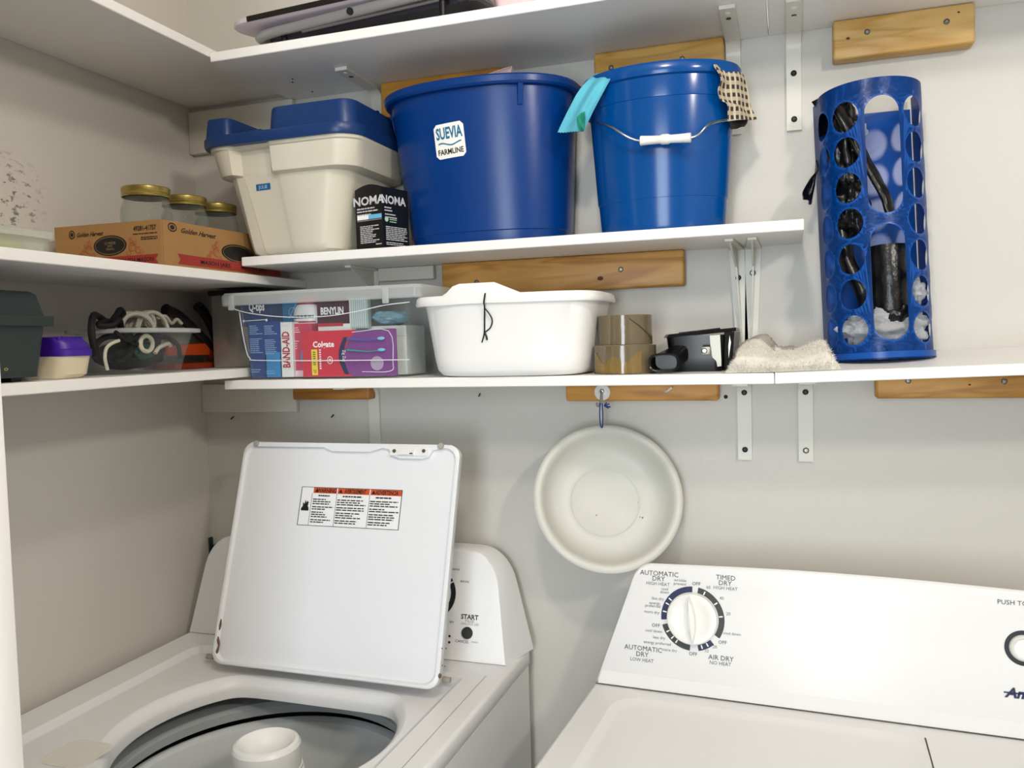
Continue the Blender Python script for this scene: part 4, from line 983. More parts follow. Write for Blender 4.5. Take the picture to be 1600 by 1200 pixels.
obj_ = obj('bungee', b, CO); obj_['kind'] = 'stuff'; tag(obj_, 'thin black cords pressed against the inside of clear tub wall', 'cord')
b = B(); p0 = []
for k in range(60):
    a = k*.55; p0.append(Vector((.155+.018*math.sin(k*.21)+.01*math.cos(a), bcy+.012+.024*math.cos(a)+.020*math.sin(k*.12), ZL1+.070+.030*abs(math.sin(a))+.003*math.sin(k))))
tube(b, p0, .0032, 7, 4); tag(obj('rope', b, RO), 'white rope looped in arches above the rim of clear tub', 'rope')
b = B(); tube(b, [S_(246, 497, .17), S_(258, 494, .17), S_(268, 505, .16), S_(276, 499, .15), S_(284, 506, .15)], .003, 7); tag(obj('rope_end', b, RO), 'short white rope end at right edge of the clear tub', 'rope')
b = B(); tube(b, [S_(168, 578, .207), S_(164, 560, .208), S_(166, 545, .208), S_(174, 537, .208), S_(186, 532, .207)], .0026, 7); tag(obj('rope_strand', b, RO), 'thin white strand curving down inside left wall of clear tub', 'rope')
b = B(); c0 = S_(229, 537, .206); pts = [c0+Vector((0, .0135*math.cos(2*PI*k/12), .0125*math.sin(2*PI*k/12))) for k in range(13)]; tube(b, pts, .0036, 7, 3); tag(obj('rope_ring', b, RO), 'small ring of white rope behind the clear tub front', 'rope')
b = B(); tube(b, [S_(242, 552, .206), S_(249, 543, .206), S_(262, 537, .205), S_(266, 540, .2)], .0034, 7); tag(obj('rope_tail', b, RO), 'frayed white rope tail right of the rope ring', 'rope')
b = B(); bmesh.ops.create_icosphere(b, subdivisions=3, radius=1)
for v in b.verts: v.co = Vector((.192+v.co.x*.009, bcy-.018+v.co.y*.020, ZL1+.036+v.co.z*.012))+v.co*noise.noise(v.co*2)*.004
tag(obj('green_bundle', b, mat('dark_green_plastic', '0E4A38', .35)), 'dark green plastic bundle among the black cords', 'bundle')
b = B(); bmesh.ops.create_icosphere(b, subdivisions=4, radius=1)
for v in b.verts:
    n_ = noise.noise(v.co*2.2)*.14+noise.noise(v.co*6)*.08
    p = v.co*(1+n_); v.co = Vector((.143+p.x*.049, bcy+p.y*(bw-.006)*.9, ZL1+.031+p.z*.024))
tag(obj('dark_fabric_pouch', b, mat('dark_fabric', '101316', .9, bump=.6, bscale=90)), 'dark fabric lump filling the bottom of the clear tub', 'pouch')

# ---- orange and black shears
t = thing('garden_shears', 'orange garden tool with two raised black handles', 'garden tool', (.09, -.15, ZL1))
ORA = mat('orange_plastic', 'D4501A', .35)
b = B(); loft(b, [[Vector((x, -.225, z)) for x, z in ((.06, ZL1+.028), (.10, ZL1+.028), (.104, ZL1+.046), (.06, ZL1+.046))], [Vector((x, -.085, z)) for x, z in ((.06, ZL1+.026), (.10, ZL1+.026), (.104, ZL1+.050), (.06, ZL1+.050))]]); obj('beam', b, ORA, t, 30)
b = B(); box(b, .055, .11, -.215, -.06, ZL1+.0005, ZL1+.012, .003); obj('lower_plate', b, mat('dark_orange', '8E2F14', .4), t)
b = B(); lathe(b, [(.0001, .012), (.018, .011), (.024, .006), (.0245, -.006), (.02, -.012), (.0001, -.012)], (.092, -.072, ZL1+.028), 32, axis=(1, 0, 0)); obj('pivot_disc', b, mat('grimy_orange', 'A3562A', .5, vary=.5, vscale=60), t)
b = B(); lathe(b, [(.0001, .014), (.009, .0135), (.0095, .009)], (.092, -.088, ZL1+.018), 20, axis=(1, 0, 0)); obj('pivot_bolt', b, mat('teal_black', '14262B', .4), t)
b = B(); tube(b, [(.098, -.072, ZL1+.035), S_(335, 545, .1), S_(305, 517, .1), S_(280, 494, .1), S_(258, 483, .1)], lambda t_: .0075+.003*t_, 10, 6); obj('handle', b, BLK, t)
b = B(); tube(b, [(.088, -.070, ZL1+.035), S_(340, 540, .088), S_(330, 510, .088), S_(318, 488, .088), S_(309, 478, .088)], lambda t_: .0075+.003*t_, 10, 6); obj('handle', b, BLK, t)

# ---- grey metal box with black top
t = thing('metal_box', 'brushed grey metal box with black top behind the clear bin', 'metal box', (.16, -.07, ZL1))
b = B(); box(b, .1235, .206, -.125, -.008, ZL1+.0005, 1.5345, .002); obj('box_body', b, mat('brushed_metal', 'A19D99', .35, metal=.45, vary=.1, vscale=12), t)
b = B(); box(b, .1185, .222, -.128, -.006, 1.5345, 1.5435, .002); obj('lid', b, BLK, t)  # thin black slab across the top of the box

# ---- clear bin of toiletries
BINC = clear('bin_clear_plastic', 'DDE3E3', .025, .10, 'FAFCFC', .3); LIDC = clear('bin_lid_plastic', 'DCE0DF', .42, .25, 'EEF2F2')
t = thing('clear_storage_bin', 'clear plastic lidded bin full of toiletry boxes', 'storage bin', (.41, -.11, Z1))
b = B()
loft(b, [rr(.262, .560, -.196, -.028, .015, Z1+.0005), rr(.256, .564, -.202, -.022, .018, Z1+.006), rr(.253, .567, -.204, -.020, .018, Z1+.045), rr(.244, .574, -.207, -.016, .02, Z1+.085), rr(.240, .580, -.208, -.014, .02, Z1+.135)], True, False)
obj('bin_body', b, BINC, t, 30)
b = B()
loft(b, [rr(.2115, .608, -.213, -.006, .012, 1.507), rr(.210, .609, -.2145, -.005, .013, 1.509), rr(.210, .609, -.2145, -.005, .013, 1.5245), rr(.214, .606, -.211, -.008, .012, 1.530)], False, True)
ld = obj('lid', b, LIDC, t, 30)
for x in (.236, .545):
    b = B(); box(b, x-.006, x+.006, -.2160, -.211, 1.499, 1.526, .002); obj('latch_tab', b, LIDC, ld)
b = B(); fy = -.2092
tube(b, [at(u, v, y=fy) for u, v in ((366, 478), (369, 484), (400, 491), (450, 495.5), (510, 494), (560, 486), (600, 477), (640, 472))], .0009, 6); obj('embossed_line', b, mat('emboss_clear', 'E2E8EA', .2), t)
b = B(); tube(b, [at(u, v, y=fy+.003) for u, v in ((374, 487), (379, 520), (386, 552), (391, 560), (400, 563), (500, 563.5), (640, 562))], .0009, 6, 3); obj('embossed_line', b, mat('emboss_clear', 'E2E8EA', .2), t)

def px_box(name, label, cat, u0, v0, u1, v1, yf, depth, m, zb=None, group=None):
    """a carton whose front face covers the given corner points at depth yf"""
    p = at(u0, v1, y=yf); q = at(u1, v0, y=yf)
    z0 = p.z if zb is None else zb
    t = thing(name, label, cat, ((p.x+q.x)/2, yf+depth/2, z0))
    b = B(); box(b, p.x, q.x, yf, yf+depth, z0, q.z, .0008, 1); obj('carton', b, m, t, smooth=False)
    W_, H_ = q.x-p.x, q.z-z0
    f = frame((p.x, yf-.0002, z0), (1, 0, 0), (0, 0, 1)); return t, (lambda u, v, w=0: f(u*W_, v*H_, w)), f, W_, H_
CB0 = mat('carton_deep_blue', '123F86', .4); CB1 = mat('carton_sky_blue', '2B86C4', .4); NV = mat('carton_navy', '0D2F66', .35)
zf = Z1+.0035
t, g, f, W_, H_ = px_box('swab_box', 'navy cotton swab box with white lettering at left in the clear bin', 'box', 375, 465, 423, 500, -.186, .05, NV, zb=zf+.094)
b = B(); text(b, 'Q-tips', f, W_*.55, H_*.70, .0150, .0004, sx=.62, bold=.02)
tube(b, [g(.12, .2, .001), g(.82, .22, .001)], .0008, 6, 1)
for x in (.12, .84): lathe(b, [(.0001, .003), (.0028, .001), (.0001, -.002)], g(x, .2, .001), 10, axis=(1, 0, 0))
obj('lettering', b, WHITEPRINT, t)
t, g, f, W_, H_ = px_box('swab_carton', 'tall dark blue carton with fine white print in the clear bin', 'box', 391, 502, 414, 582, -.190, .07, CB0, zb=zf)
b = B(); lines(b, g, .08, .85, .93, 5, .035, .016, .0004, .5, 2); lines(b, g, .08, .85, .70, 8, .035, .016, .0004, .4, 3); lines(b, g, .08, .7, .15, 2, .04, .016, .0004, .3, 4); obj('fine_print', b, mat('print_light_blue', '8FB2DC', .5), t, smooth=False)
t, g, f, W_, H_ = px_box('bandage_carton', 'bright blue bandage carton with fine print in the clear bin', 'box', 414.5, 502, 438, 582, -.190, .07, CB1, zb=zf)
b = B(); quadp(b, g, .0, 1, .45, 1, .0002); obj('print_panel', b, CB0, t, smooth=False)
b = B(); lines(b, g, .06, .85, .93, 5, .035, .016, .0005, .5, 5); lines(b, g, .06, .85, .68, 8, .035, .016, .0005, .4, 6); lines(b, g, .06, .6, .12, 2, .04, .016, .0005, .3, 7); obj('fine_print', b, mat('print_light_blue', '8FB2DC', .5), t, smooth=False)
t, g, f, W_, H_ = px_box('bandage_box', 'white-edged bandage box with red upright lettering in the clear bin', 'box', 438.5, 503, 455.5, 582, -.190, .07, mat('carton_white', 'E9E9E9', .4), zb=zf)
b = B(); text(b, 'BAND-AID', f, W_*.5, H_*.5, .0150, .0004, sx=.66, bold=.03, rot=PI/2); obj('lettering', b, mat('print_crimson', 'B81F3C', .4), t, smooth=False)
t, g, f, W_, H_ = px_box('teal_box', 'teal and blue box with swab picture behind other boxes', 'box', 423, 464, 470, 502, -.150, .04, mat('carton_teal', '0F6FA0', .4), zb=zf+.05)
b = B(); quadp(b, g, 0, .35, 0, 1, .0002); obj('print_panel', b, CB0, t, smooth=False)
b = B(); ellipse(b, f, W_*.72, H_*.72, .0085, .0085, .0004, hole=.0012); tube(b, [g(.62, .6, .001), g(.85, .88, .001)], .0007, 6, 1); obj('emblem', b, mat('print_light_blue', '8FB2DC', .5), t, smooth=False)
# white bottle
PN = mat('carton_pink', 'C23A5A', .4)
t, g, f, W_, H_ = px_box('pink_carton', 'pink carton with a blue drop picture in the clear bin', 'box', 456, 505, 486, 582, -.182, .05, PN, zb=zf)
b = B(); lines(b, g, .05, .6, .93, 3, .04, .018, .0004, .4, 2); lines(b, g, .05, .45, .68, 4, .045, .018, .0004, .4, 3); quadp(b, g, .05, .75, 0, .12, .0004); obj('fine_print', b, mat('print_pale_pink', 'E8C6CF', .5), t, smooth=False)
b = B(); pts = [(.62+.17*math.cos(a)*(1-.3*max(0, math.sin(a))), .38+.13*math.sin(a)+.05*max(0, math.sin(a))**3) for a in [2*PI*k/24 for k in range(24)]]
b2 = B(); b2.faces.new([b2.verts.new(g(u, v, .0006)) for u, v in pts]); merge(b, b2); obj('drop_picture', b, mat('print_blue_drop', '3C8FC4', .4), t, smooth=False)
p = at(475, 520, y=-.165)
t = thing('shampoo_bottle', 'white oval bottle with crimson cap in the clear bin', 'bottle', (p.x, -.15, zf))
xw = (at(495, 520, y=-.165).x-at(455, 520, y=-.165).x)/2; zt_ = at(475, 475, y=-.165).z
b = B(); lathe(b, [(xw*.95, 0), (xw, .004), (xw, zt_-zf-.018), (xw*.93, zt_-zf-.008), (xw*.72, zt_-zf-.001), (xw*.6, zt_-zf)], (p.x, -.152, zf), 40, sy=.6, cap0=True, cap1=True); obj('bottle_body', b, mat('bottle_white', 'E8E8EA', .3), t)
b = B(); lathe(b, [(xw*.7, 0), (xw*.72, .011), (xw*.66, .013)], (p.x, -.152, zt_), 32, sy=.6, cap0=True, cap1=True); obj('cap', b, mat('crimson_cap', 'A62846', .35), t)
fbt = lambda u, v, w=0: Vector((p.x+u, -.152-.6*math.sqrt(max(1e-6, (xw+.0006+w)**2-u*u)), zf+v))
b = B(); z_ = at(475, 496, y=-.17).z-zf; text(b, 'Moisture', fbt, 0, z_, .0070, .0, sx=.8, bold=.02, shear=.3) if False else lines(b, lambda u, v, w=0: fbt(u, z_+v), -xw*.8, xw*.75, .004, 1, .004, .0055, 0, 0, 11); obj('lettering', b, mat('print_navy', '151D4A', .4), t)
b = B(); b2 = B(); n_ = 8; r_ = [[b2.verts.new(fbt(-xw*.85+1.7*xw*k/n_, z_-.0095+dz)) for k in range(n_+1)] for dz in (0, .003)]
for k in range(n_): b2.faces.new((r_[0][k], r_[0][k+1], r_[1][k+1], r_[1][k]))
merge(b, b2); obj('label_band', b, mat('crimson_cap', 'A62846', .35), t)
t, g, f, W_, H_ = px_box('medicine_box', 'cough medicine box, dark plum top and white lower panel', 'box', 497, 464, 545, 520, -.170, .03, mat('carton_white', 'E9E9E9', .4), zb=zf+.055)
b = B(); quadp(b, g, 0, 1, .45, 1, .0002); obj('print_panel', b, mat('print_plum', '43182C', .4), t, smooth=False)
b = B(); quadp(b, g, 0, .8, .40, .47, .0003); obj('print_panel', b, mat('print_crimson', 'B81F3C', .4), t, smooth=False)
b = B(); text(b, 'BENYLIN', f, W_*.47, H_*.73, .0125, .0006, sx=.68, bold=.035); obj('lettering', b, WHITEPRINT, t, smooth=False, label='white lettering')
b = B(); text(b, 'Chest', f, W_*.08, H_*.25, .0088, .0004, sx=.85, align='LEFT'); text(b, 'Congestion', f, W_*.05, H_*.08, .0088, .0004, sx=.7, align='LEFT'); obj('lettering', b, DGREY, t, smooth=False)
# toothbrush pack in front
t, g, f, W_, H_ = px_box('toothbrush_pack', 'red and purple blister pack holding two toothbrushes', 'package', 474, 513, 618, 583, -.199, .004, mat('print_purple', '7C3C86', .35), zb=zf)
cv = [(.0, .0), (.40, .0), (.46, .18), (.49, .5), (.52, .8), (.58, 1), (0, 1)]
b = B(); b2 = B(); b2.faces.new([b2.verts.new(g(u, v, .0003)) for u, v in [(0, 0), (.54, 0), (.47, .12), (.44, .35), (.46, .6), (.52, .82), (.60, 1), (0, 1)]]); merge(b, b2); bmesh.ops.triangulate(b, faces=b.faces); obj('print_panel', b, mat('print_scarlet', 'C8243C', .35), t, smooth=False)
b = B(); b2 = B(); n_ = 14; A_ = []; D_ = []
for k in range(n_+1):
    v = .05+.8*k/n_; c_ = .455-.06*math.sin(PI*k/n_)
    A_.append(b2.verts.new(g(c_, v, .0006))); D_.append(b2.verts.new(g(c_+.045+.01*math.sin(PI*k/n_), v, .0006)))
for k in range(n_): b2.faces.new((A_[k], D_[k], D_[k+1], A_[k+1]))
merge(b, b2); obj('print_swoosh', b, NAVY, t, smooth=False)
b = B(); text(b, 'Colgate', f, W_*.235, H_*.71, .0102, .0006, sx=.95, bold=.03)
ellipse(b, f, W_*.30, H_*.36, .0055, .0068, .0006, hole=.0012); ellipse(b, f, W_*.30, H_*.36, .0022, .0026, .0006)
lines(b, lambda u, v, w=0: g(u, v, .0006), .185, .205, .6, 9, .05, .03, .0006, 0, 3)
text(b, 'Zig Zag', f, W_*.455, H_*.45, .0060, .0009, sx=.8, rot=-PI/2)
obj('lettering', b, WHITEPRINT, t, smooth=False)
b = B(); quadp(b, g, .10, .165, .04, .60, .0006); ye = obj('yellow_flash', b, mat('print_yellow', 'E9CF35', .4), t, smooth=False)
b = B(); text(b, 'x2', f, W_*.132, H_*.12, .0060, .001, sx=.8, rot=PI/2); lines(b, lambda u, v, w=0: g(u, v, .001), .118, .145, .55, 7, .045, .02, .001, 0, 3); obj('lettering', b, BLACKPRINT, ye, smooth=False)
for v0, hx, nm in ((.80, '2C6FC4', 'blue toothbrush'), (.56, '35A79A', 'green toothbrush')):
    b = B(); P_ = [g(.50, v0+.01, .004), g(.66, v0-.02, .0045), g(.74, v0-.03, .0045), g(.90, v0, .0045)]
    tube(b, P_, lambda q_: .0028-.0014*math.sin(q_*PI*.8), 8, 6, flat=.6)
    br = obj('toothbrush', b, mat('brush_'+hx, hx, .3), t, label=nm)
    b = B(); lathe(b, [(.0001, .0025), (.0045, .002), (.0048, 0)], g(.865, v0, .005), 18, sy=.6, axis=(0, -1, 0)); 
    for v_ in b.verts: v_.co.x = g(.865, v0).x+(v_.co.x-g(.865, v0).x)*1.5
    obj('bristles', b, mat('bristle_blue', '7FB6D9', .4), br)
b = B(); lathe(b, [(.0001, .002), (.0095, .0018), (.012, .0012), (.0125, 0)], g(.80, .27, .0008), 28, axis=(0, -1, 0)); obj('hanging_blister', b, clear('blister_plastic', 'DCC9E2', .5, .15), t)
b = B(); b2 = B(); tube(b, [g(.64, .1, .001), g(.93, .1, .001), g(.965, .3, .001), g(.93, .95, .001), g(.55, .95, .001)], .0007, 6, 4); obj('blister_edge', b, mat('emboss_clear', 'E2E8EA', .2), t)
# comb, gauze, blue cap, wipes
t, g, f, W_, H_ = px_box('comb_pack', 'pack with pale comb teeth and green stripe in the clear bin', 'package', 546, 464, 574, 512, -.165, .012, mat('comb_grey', 'A9B8B8', .4), zb=zf+.06)
b = B(); quadp(b, g, .35, 1, 0, .30, .0004); obj('print_panel', b, mat('print_dark_green', '0E6A52', .4), t, smooth=False)
for k in range(8):
    b = B(); box(b, *(lambda p_, q_: (p_.x, q_.x, p_.y-.001, p_.y, p_.z, q_.z))(g(.08+.11*k, .32), g(.12+.11*k, .95))); obj('comb_tooth', b, mat('comb_white', 'DCE4E4', .4), t, smooth=False)
t, g, f, W_, H_ = px_box('gauze_carton', 'plain white carton at right side of the clear bin', 'box', 582, 508, 634, 580, -.150, .08, mat('carton_offwhite', 'DDE2DF', .5), zb=zf)
b = B(); quadp(b, g, 0, 1, .78, .79, .0003); quadp(b, g, .6, .61, 0, .78, .0003); obj('seam', b, mat('carton_seam', 'B9C0BE', .5), t, smooth=False)
zg = at(600, 508, y=-.15).z
t = thing('blue_gauze_bag', 'crinkled pale blue plastic bag on top of white carton', 'bag', (.55, -.12, zg))
b = B(); bmesh.ops.create_icosphere(b, subdivisions=4, radius=1)
ce = at(622, 494, y=-.12)
for v in b.verts:
    n_ = noise.noise(v.co*3)*.25+noise.noise(v.co*9)*.06; p_ = v.co*(1+n_); v.co = Vector((ce.x-.018+p_.x*.032, -.11+p_.y*.045, max(zg+.0005, zg+.0135+p_.z*.012)))
obj('bag_body', b, clear('pale_blue_bag', '9CC7DC', .65, .25), t, 80)
p = at(568, 472, y=-.12); t = thing('blue_cap_tube', 'small item with bright blue cap under the bin lid', 'tube', p)
b = B(); cyl(b, (p.x, -.12, zf+.02), (p.x, -.12, p.z-.012), .010, 18); obj('tube_body', b, mat('bottle_white', 'E8E8EA', .3), t)
b = B(); cyl(b, (p.x, -.12, p.z-.012), (p.x, -.12, p.z+.006), .011, 18); obj('cap', b, mat('cap_blue', '2459A8', .35), t)

# ---- white dishpan
t = thing('dishpan', 'white plastic dishpan with a knotted black cord through its rim', 'dishpan', (.76, -.13, Z1))
def sup(cx, cy, a, c_, z, p=4.2, n=96, hump=0):
    out = []
    for k in range(n):
        t_ = 2*PI*k/n; C_, S__ = math.cos(t_), math.sin(t_)
        x = a*abs(C_)**(2/p)*(1 if C_ > 0 else -1); y = c_*abs(S__)**(2/p)*(1 if S__ > 0 else -1)
        hz = 0
        if hump:
            q = abs((x+.026)/.060)
            hz = hump*(1 if q < .62 else max(0, .5+.5*math.cos(PI*(q-.62)/.5)) if q < 1.12 else 0)
        out.append(Vector((cx+x, cy+y, z+hz)))
    return out
dx, dy = .752, -.122
b = B(); zr = Z1+.131
loft(b, [sup(dx, dy, .112, .090, Z1+.0005), sup(dx, dy, .122, .099, Z1+.003), sup(dx, dy, .130, .104, Z1+.012), sup(dx, dy, .134, .106, Z1+.03), sup(dx, dy, .147, .113, zr-.012),
         sup(dx, dy, .150, .1135, zr-.011, hump=.0), sup(dx-.003, dy, .160, .1175, zr-.013, hump=.001), sup(dx-.003, dy, .162, .1185, zr-.010, hump=.004), sup(dx-.003, dy, .160, .118, zr, hump=.015), sup(dx-.003, dy, .157, .116, zr+.0025, hump=.018), sup(dx, dy, .154, .111, zr+.001, hump=.018), sup(dx, dy, .150, .109, zr-.006, hump=.014), sup(dx, dy, .132, .10, Z1+.03), sup(dx, dy, .12, .094, Z1+.005)], True, True)
obj('pan_body', b, mat('dishpan_white', 'F2F1F0', .32), t, 50)
yf = -.246
b = B(); tube(b, [at(758, 458, y=yf+.0012), at(756, 472, y=yf), at(757, 480, y=yf+.004), at(757, 500, y=yf+.010), at(757, 518, y=yf+.014), at(756, 520, y=yf+.014)], .0013, 7); tube(b, [at(758, 482, y=yf+.004), at(766, 493, y=yf+.006), at(769, 502, y=yf+.010), at(766, 512, y=yf+.012), at(758, 519, y=yf+.013)], .0011, 7)
tube(b, [at(757, 519, y=yf+.013), at(755, 528, y=yf+.013), at(753, 535, y=yf+.015)], .0011, 7); tube(b, [at(757, 519, y=yf+.013), at(760, 526, y=yf+.012), at(761, 531, y=yf+.014)], .0015, 7)
c = obj('tie_cord', b, BLK, t, label='knotted black tie cord'); 

# ---- packing tape rolls
TAPE = mat('brown_packing_tape', '6B5E48', .16, vary=.12, vscale=20, coat=.6, bump=.35, bscale=35); CORE = mat('tape_core_card', 'A1946F', .8)
def roll(x, y, z, ro, h, label, ri=.038):
    t = thing('tape_roll', label, 'tape roll', (x, y, z), group='rolls of packing tape')
    b = B(); lathe(b, [(ri+.003, 0), (ro-.0006, 0), (ro, .0006), (ro, h-.0006), (ro-.0006, h), (ri+.003, h)], (x, y, z), 64, cap0=False)
    obj('tape_winding', b, TAPE, t, 40)
    b = B(); lathe(b, [(ri, 0), (ri+.003, 0), (ri+.003, h+.0005), (ri, h+.0005), (ri, 0)], (x, y, z), 48); obj('core', b, CORE, t, 40); return t
t1 = roll(.9385, -.145, Z1+.0004, .0505, .0455, 'wider lower roll of brown packing tape on lowest shelf', .04)
b = B(); rn = random.Random(2)
R_ = .0508
def onroll(cx, cy, R, a, z): return Vector((cx+R*math.cos(a), cy+R*math.sin(a), z))
b2 = B(); n_ = 30; A_ = []; D_ = []
for k in range(n_+1):
    a = math.radians(205+105*k/n_); hh_ = .032+.006*math.sin(k*.5)-.010*math.sin(PI*k/n_); A_.append(b2.verts.new(onroll(.9385, -.145, R_+.0004*abs(math.sin(k*2.1)), a, Z1+.001+.002*abs(math.sin(k))))); D_.append(b2.verts.new(onroll(.9385, -.145, R_+.0006*abs(math.sin(k*1.3)), a, Z1+hh_)))
for k in range(n_): b2.faces.new((A_[k], A_[k+1], D_[k+1], D_[k]))
merge(b, b2); obj('loose_tape_end', b, mat('golden_tape', '7E6636', .12, coat=.6, bump=.5, bscale=60), t1, 60, label='loose golden end of tape')
t2 = roll(.9375, -.135, Z1+.0464, .0445, .0475, 'narrower upper roll of brown packing tape stacked on another', .034)
b = B(); b2 = B(); A_ = []; D_ = []
for k in range(13):
    a = math.radians(290+60*k/12); A_.append(b2.verts.new(onroll(.9375, -.135, .0452, a, Z1+.0464+.040-.034*k/12))); D_.append(b2.verts.new(onroll(.9375, -.135, .0452, a, Z1+.0464+.042-.034*k/12)))
for k in range(12): b2.faces.new((A_[k], A_[k+1], D_[k+1], D_[k]))
merge(b, b2); obj('tape_edge', b, mat('tape_dark_edge', '40382A', .4), t2)
p0 = at(1014, 491, y=-.105); p1 = at(1027, 535, y=-.105)
b = B(); lathe(b, [(.041, 0), (.045, 0), (.045, .050), (.041, .050), (.041, 0)], (.956, -.078, Z1+.0464+.0), 48)

# ---- black clamp attachment
t = thing('clamp_attachment', 'black plastic clamp attachment with oval nozzle and grey metal plate', 'tool attachment', (1.05, -.09, Z1))
b = B(); bz = Z1+.0005
loft(b, [rr(1.008, 1.09, -.125, -.03, .012, bz), rr(1.002, 1.096, -.13, -.026, .014, bz+.058)])
obj('housing', b, BLKG, t)
b = B(); loft(b, [[(1.004, -.134, bz+.055), (1.113, -.134, bz+.0635), (1.113, -.02, bz+.0635), (1.0, -.02, bz+.055), (.995, -.10, bz+.055)], [(1.008, -.13, bz+.0605), (1.113, -.13, bz+.0685), (1.111, -.024, bz+.0685), (1.004, -.024, bz+.0605), (.999, -.10, bz+.0605)]])
obj('top_flange', b, BLKG, t)
b = B(); tube(b, [(1.02, -.09, bz+.0615), (1.05, -.112, bz+.0635), (1.085, -.09, bz+.067)], .0022, 8); obj('flange_ridge', b, BLKG, t)
b = B(); loft(b, [[(1.092, -.10, bz), (1.104, -.10, bz), (1.108, -.03, bz), (1.092, -.03, bz)], [(1.094, -.122, bz+.062), (1.110, -.122, bz+.062), (1.114, -.03, bz+.062), (1.094, -.03, bz+.062)]]); obj('side_web', b, BLKG, t, smooth=False)
nz = at(1037, 570, y=-.185)
b = B(); ov = lambda c, a, q, yy, n=28: [Vector((c.x+a*math.cos(2*PI*k/n), yy, c.z+q*math.sin(2*PI*k/n))) for k in range(n)]
c1 = Vector((nz.x, 0, bz+.0165)); c2 = Vector((1.02, 0, bz+.027)); c3 = Vector((1.03, 0, bz+.03))
def ov2(c, a, q, yy, n=32, p=3):
    out = []
    for k in range(n):
        t_ = 2*PI*k/n; C_, S__ = math.cos(t_), math.sin(t_); out.append(Vector((c.x+a*abs(C_)**(2/p)*(1 if C_ > 0 else -1), yy, c.z+q*abs(S__)**(2/p)*(1 if S__ > 0 else -1))))
    return out
loft(b, [ov2(c3, .012, .014, -.115), ov2(c2, .014, .014, -.14), ov2(c1, .0225, .0145, -.168), ov2(c1, .0235, .0150, -.187), ov2(c1, .0225, .0140, -.188), ov2(c1, .0205, .0122, -.187), ov2(c1, .019, .011, -.16)])
obj('nozzle', b, BLKG, t)
b = B(); GP = mat('grey_metal_plate', 'A6A498', .4, metal=.6)
q = [at(u, v, y=-.136) for u, v in ((1109, 524), (1125, 523), (1127, 562), (1127, 572), (1121, 573), (1119, 564), (1113, 558), (1110, 540))]
loft(b, [q, [p_+Vector((0, .003, 0)) for p_ in q]]); bmesh.ops.triangulate(b, faces=[f for f in b.faces if len(f.verts) > 4]); pp = obj('clamp_plate', b, GP, t, smooth=False)
b = B(); q = at(1104, 548, y=-.146); box(b, q.x-.008, q.x+.006, -.148, -.136, q.z-.0065, q.z+.0065, .002); obj('clamp_jaw', b, GP, pp)
b = B(); lathe(b, [(.0001, .003), (.003, .003), (.0045, 0)], (q.x-.003, -.148, q.z), 14, axis=(0, -1, 0)); obj('bolt', b, STEEL, pp)
b = B(); q = at(1142, 540, y=-.11); loft(b, [[(q.x-.003, -.1235, bz+.02), (q.x+.001, -.1235, bz+.045), (q.x-.001, -.1235, bz+.056), (q.x-.003, -.1235, bz+.04)], [(q.x-.003, -.12, bz+.02), (q.x+.001, -.12, bz+.045), (q.x-.001, -.12, bz+.056), (q.x-.003, -.12, bz+.04)]]); obj('clear_film', b, mat('emboss_clear', 'E2E8EA', .2), t)

# ---- fluffy mop pad
t = thing('mop_pad', 'sagging white fluffy mop pad lying across the shelf joint', 'mop pad', (1.18, -.16, Z1))
def pad(u, v):
    # u along 0..1, v across 0..1
    x = 1.107+.148*u; y = -.208+.105*v
    s = abs(2*u-1)
    h = .014+.012*s**2*(1-.2*v)
    back = .032*math.exp(-((u-.25)/.17)**2)*v+.012*math.exp(-((u-.85)/.15)**2)*v+.008*v
    return x, y, h+back*1.0
base_z = lambda x, y: Z1+.0006+(max(0, tl(x, y)) if x > 1.1715 else 0)
b = B(); NU, NV = 44, 22; gt = []; 
for i in range(NU+1):
    row = []
    for j in range(NV+1):
        u, v = i/NU, j/NV; x, y, h = pad(u, v)
        e = min(1, min(v, 1-v)*7, min(u, 1-u)*14)
        n_ = noise.noise(Vector((x*160, y*160, 1)))*.0022
        row.append(b.verts.new((x+noise.noise(Vector((y*90, 3, 0)))*.003*(1-e), y, base_z(x, y)+max(.001, (h*e**.5)+n_))))
    gt.append(row)
for i in range(NU):
    for j in range(NV): b.faces.new((gt[i][j], gt[i+1][j], gt[i+1][j+1], gt[i][j+1]))
bd = [gt[i][0] for i in range(NU+1)]+[gt[NU][j] for j in range(1, NV+1)]+[gt[i][NV] for i in range(NU-1, -1, -1)]+[gt[0][j] for j in range(NV-1, 0, -1)]
lo = [b.verts.new((v.co.x, v.co.y, base_z(v.co.x, v.co.y))) for v in bd]
for k in range(len(bd)): b.faces.new((bd[k], bd[(k+1) % len(bd)], lo[(k+1) % len(bd)], lo[k]))
b.faces.new(lo)
obj('pad', b, mat('off_white_pile', 'DDD8CE', .95, vary=.25, vscale=60), t)
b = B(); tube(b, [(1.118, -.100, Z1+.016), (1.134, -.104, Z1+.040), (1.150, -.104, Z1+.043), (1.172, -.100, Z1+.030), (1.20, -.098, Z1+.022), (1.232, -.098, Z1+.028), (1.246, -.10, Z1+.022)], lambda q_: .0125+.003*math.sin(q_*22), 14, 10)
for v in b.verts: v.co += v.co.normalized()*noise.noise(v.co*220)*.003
obj('grey_fold', b, mat('grey_pile', '9A948C', 1, vary=.35, vscale=90), t, 80, label='darker grey rear fold')  # rear fold in a darker grey than the pad
b = B(); rnd = random.Random(11)
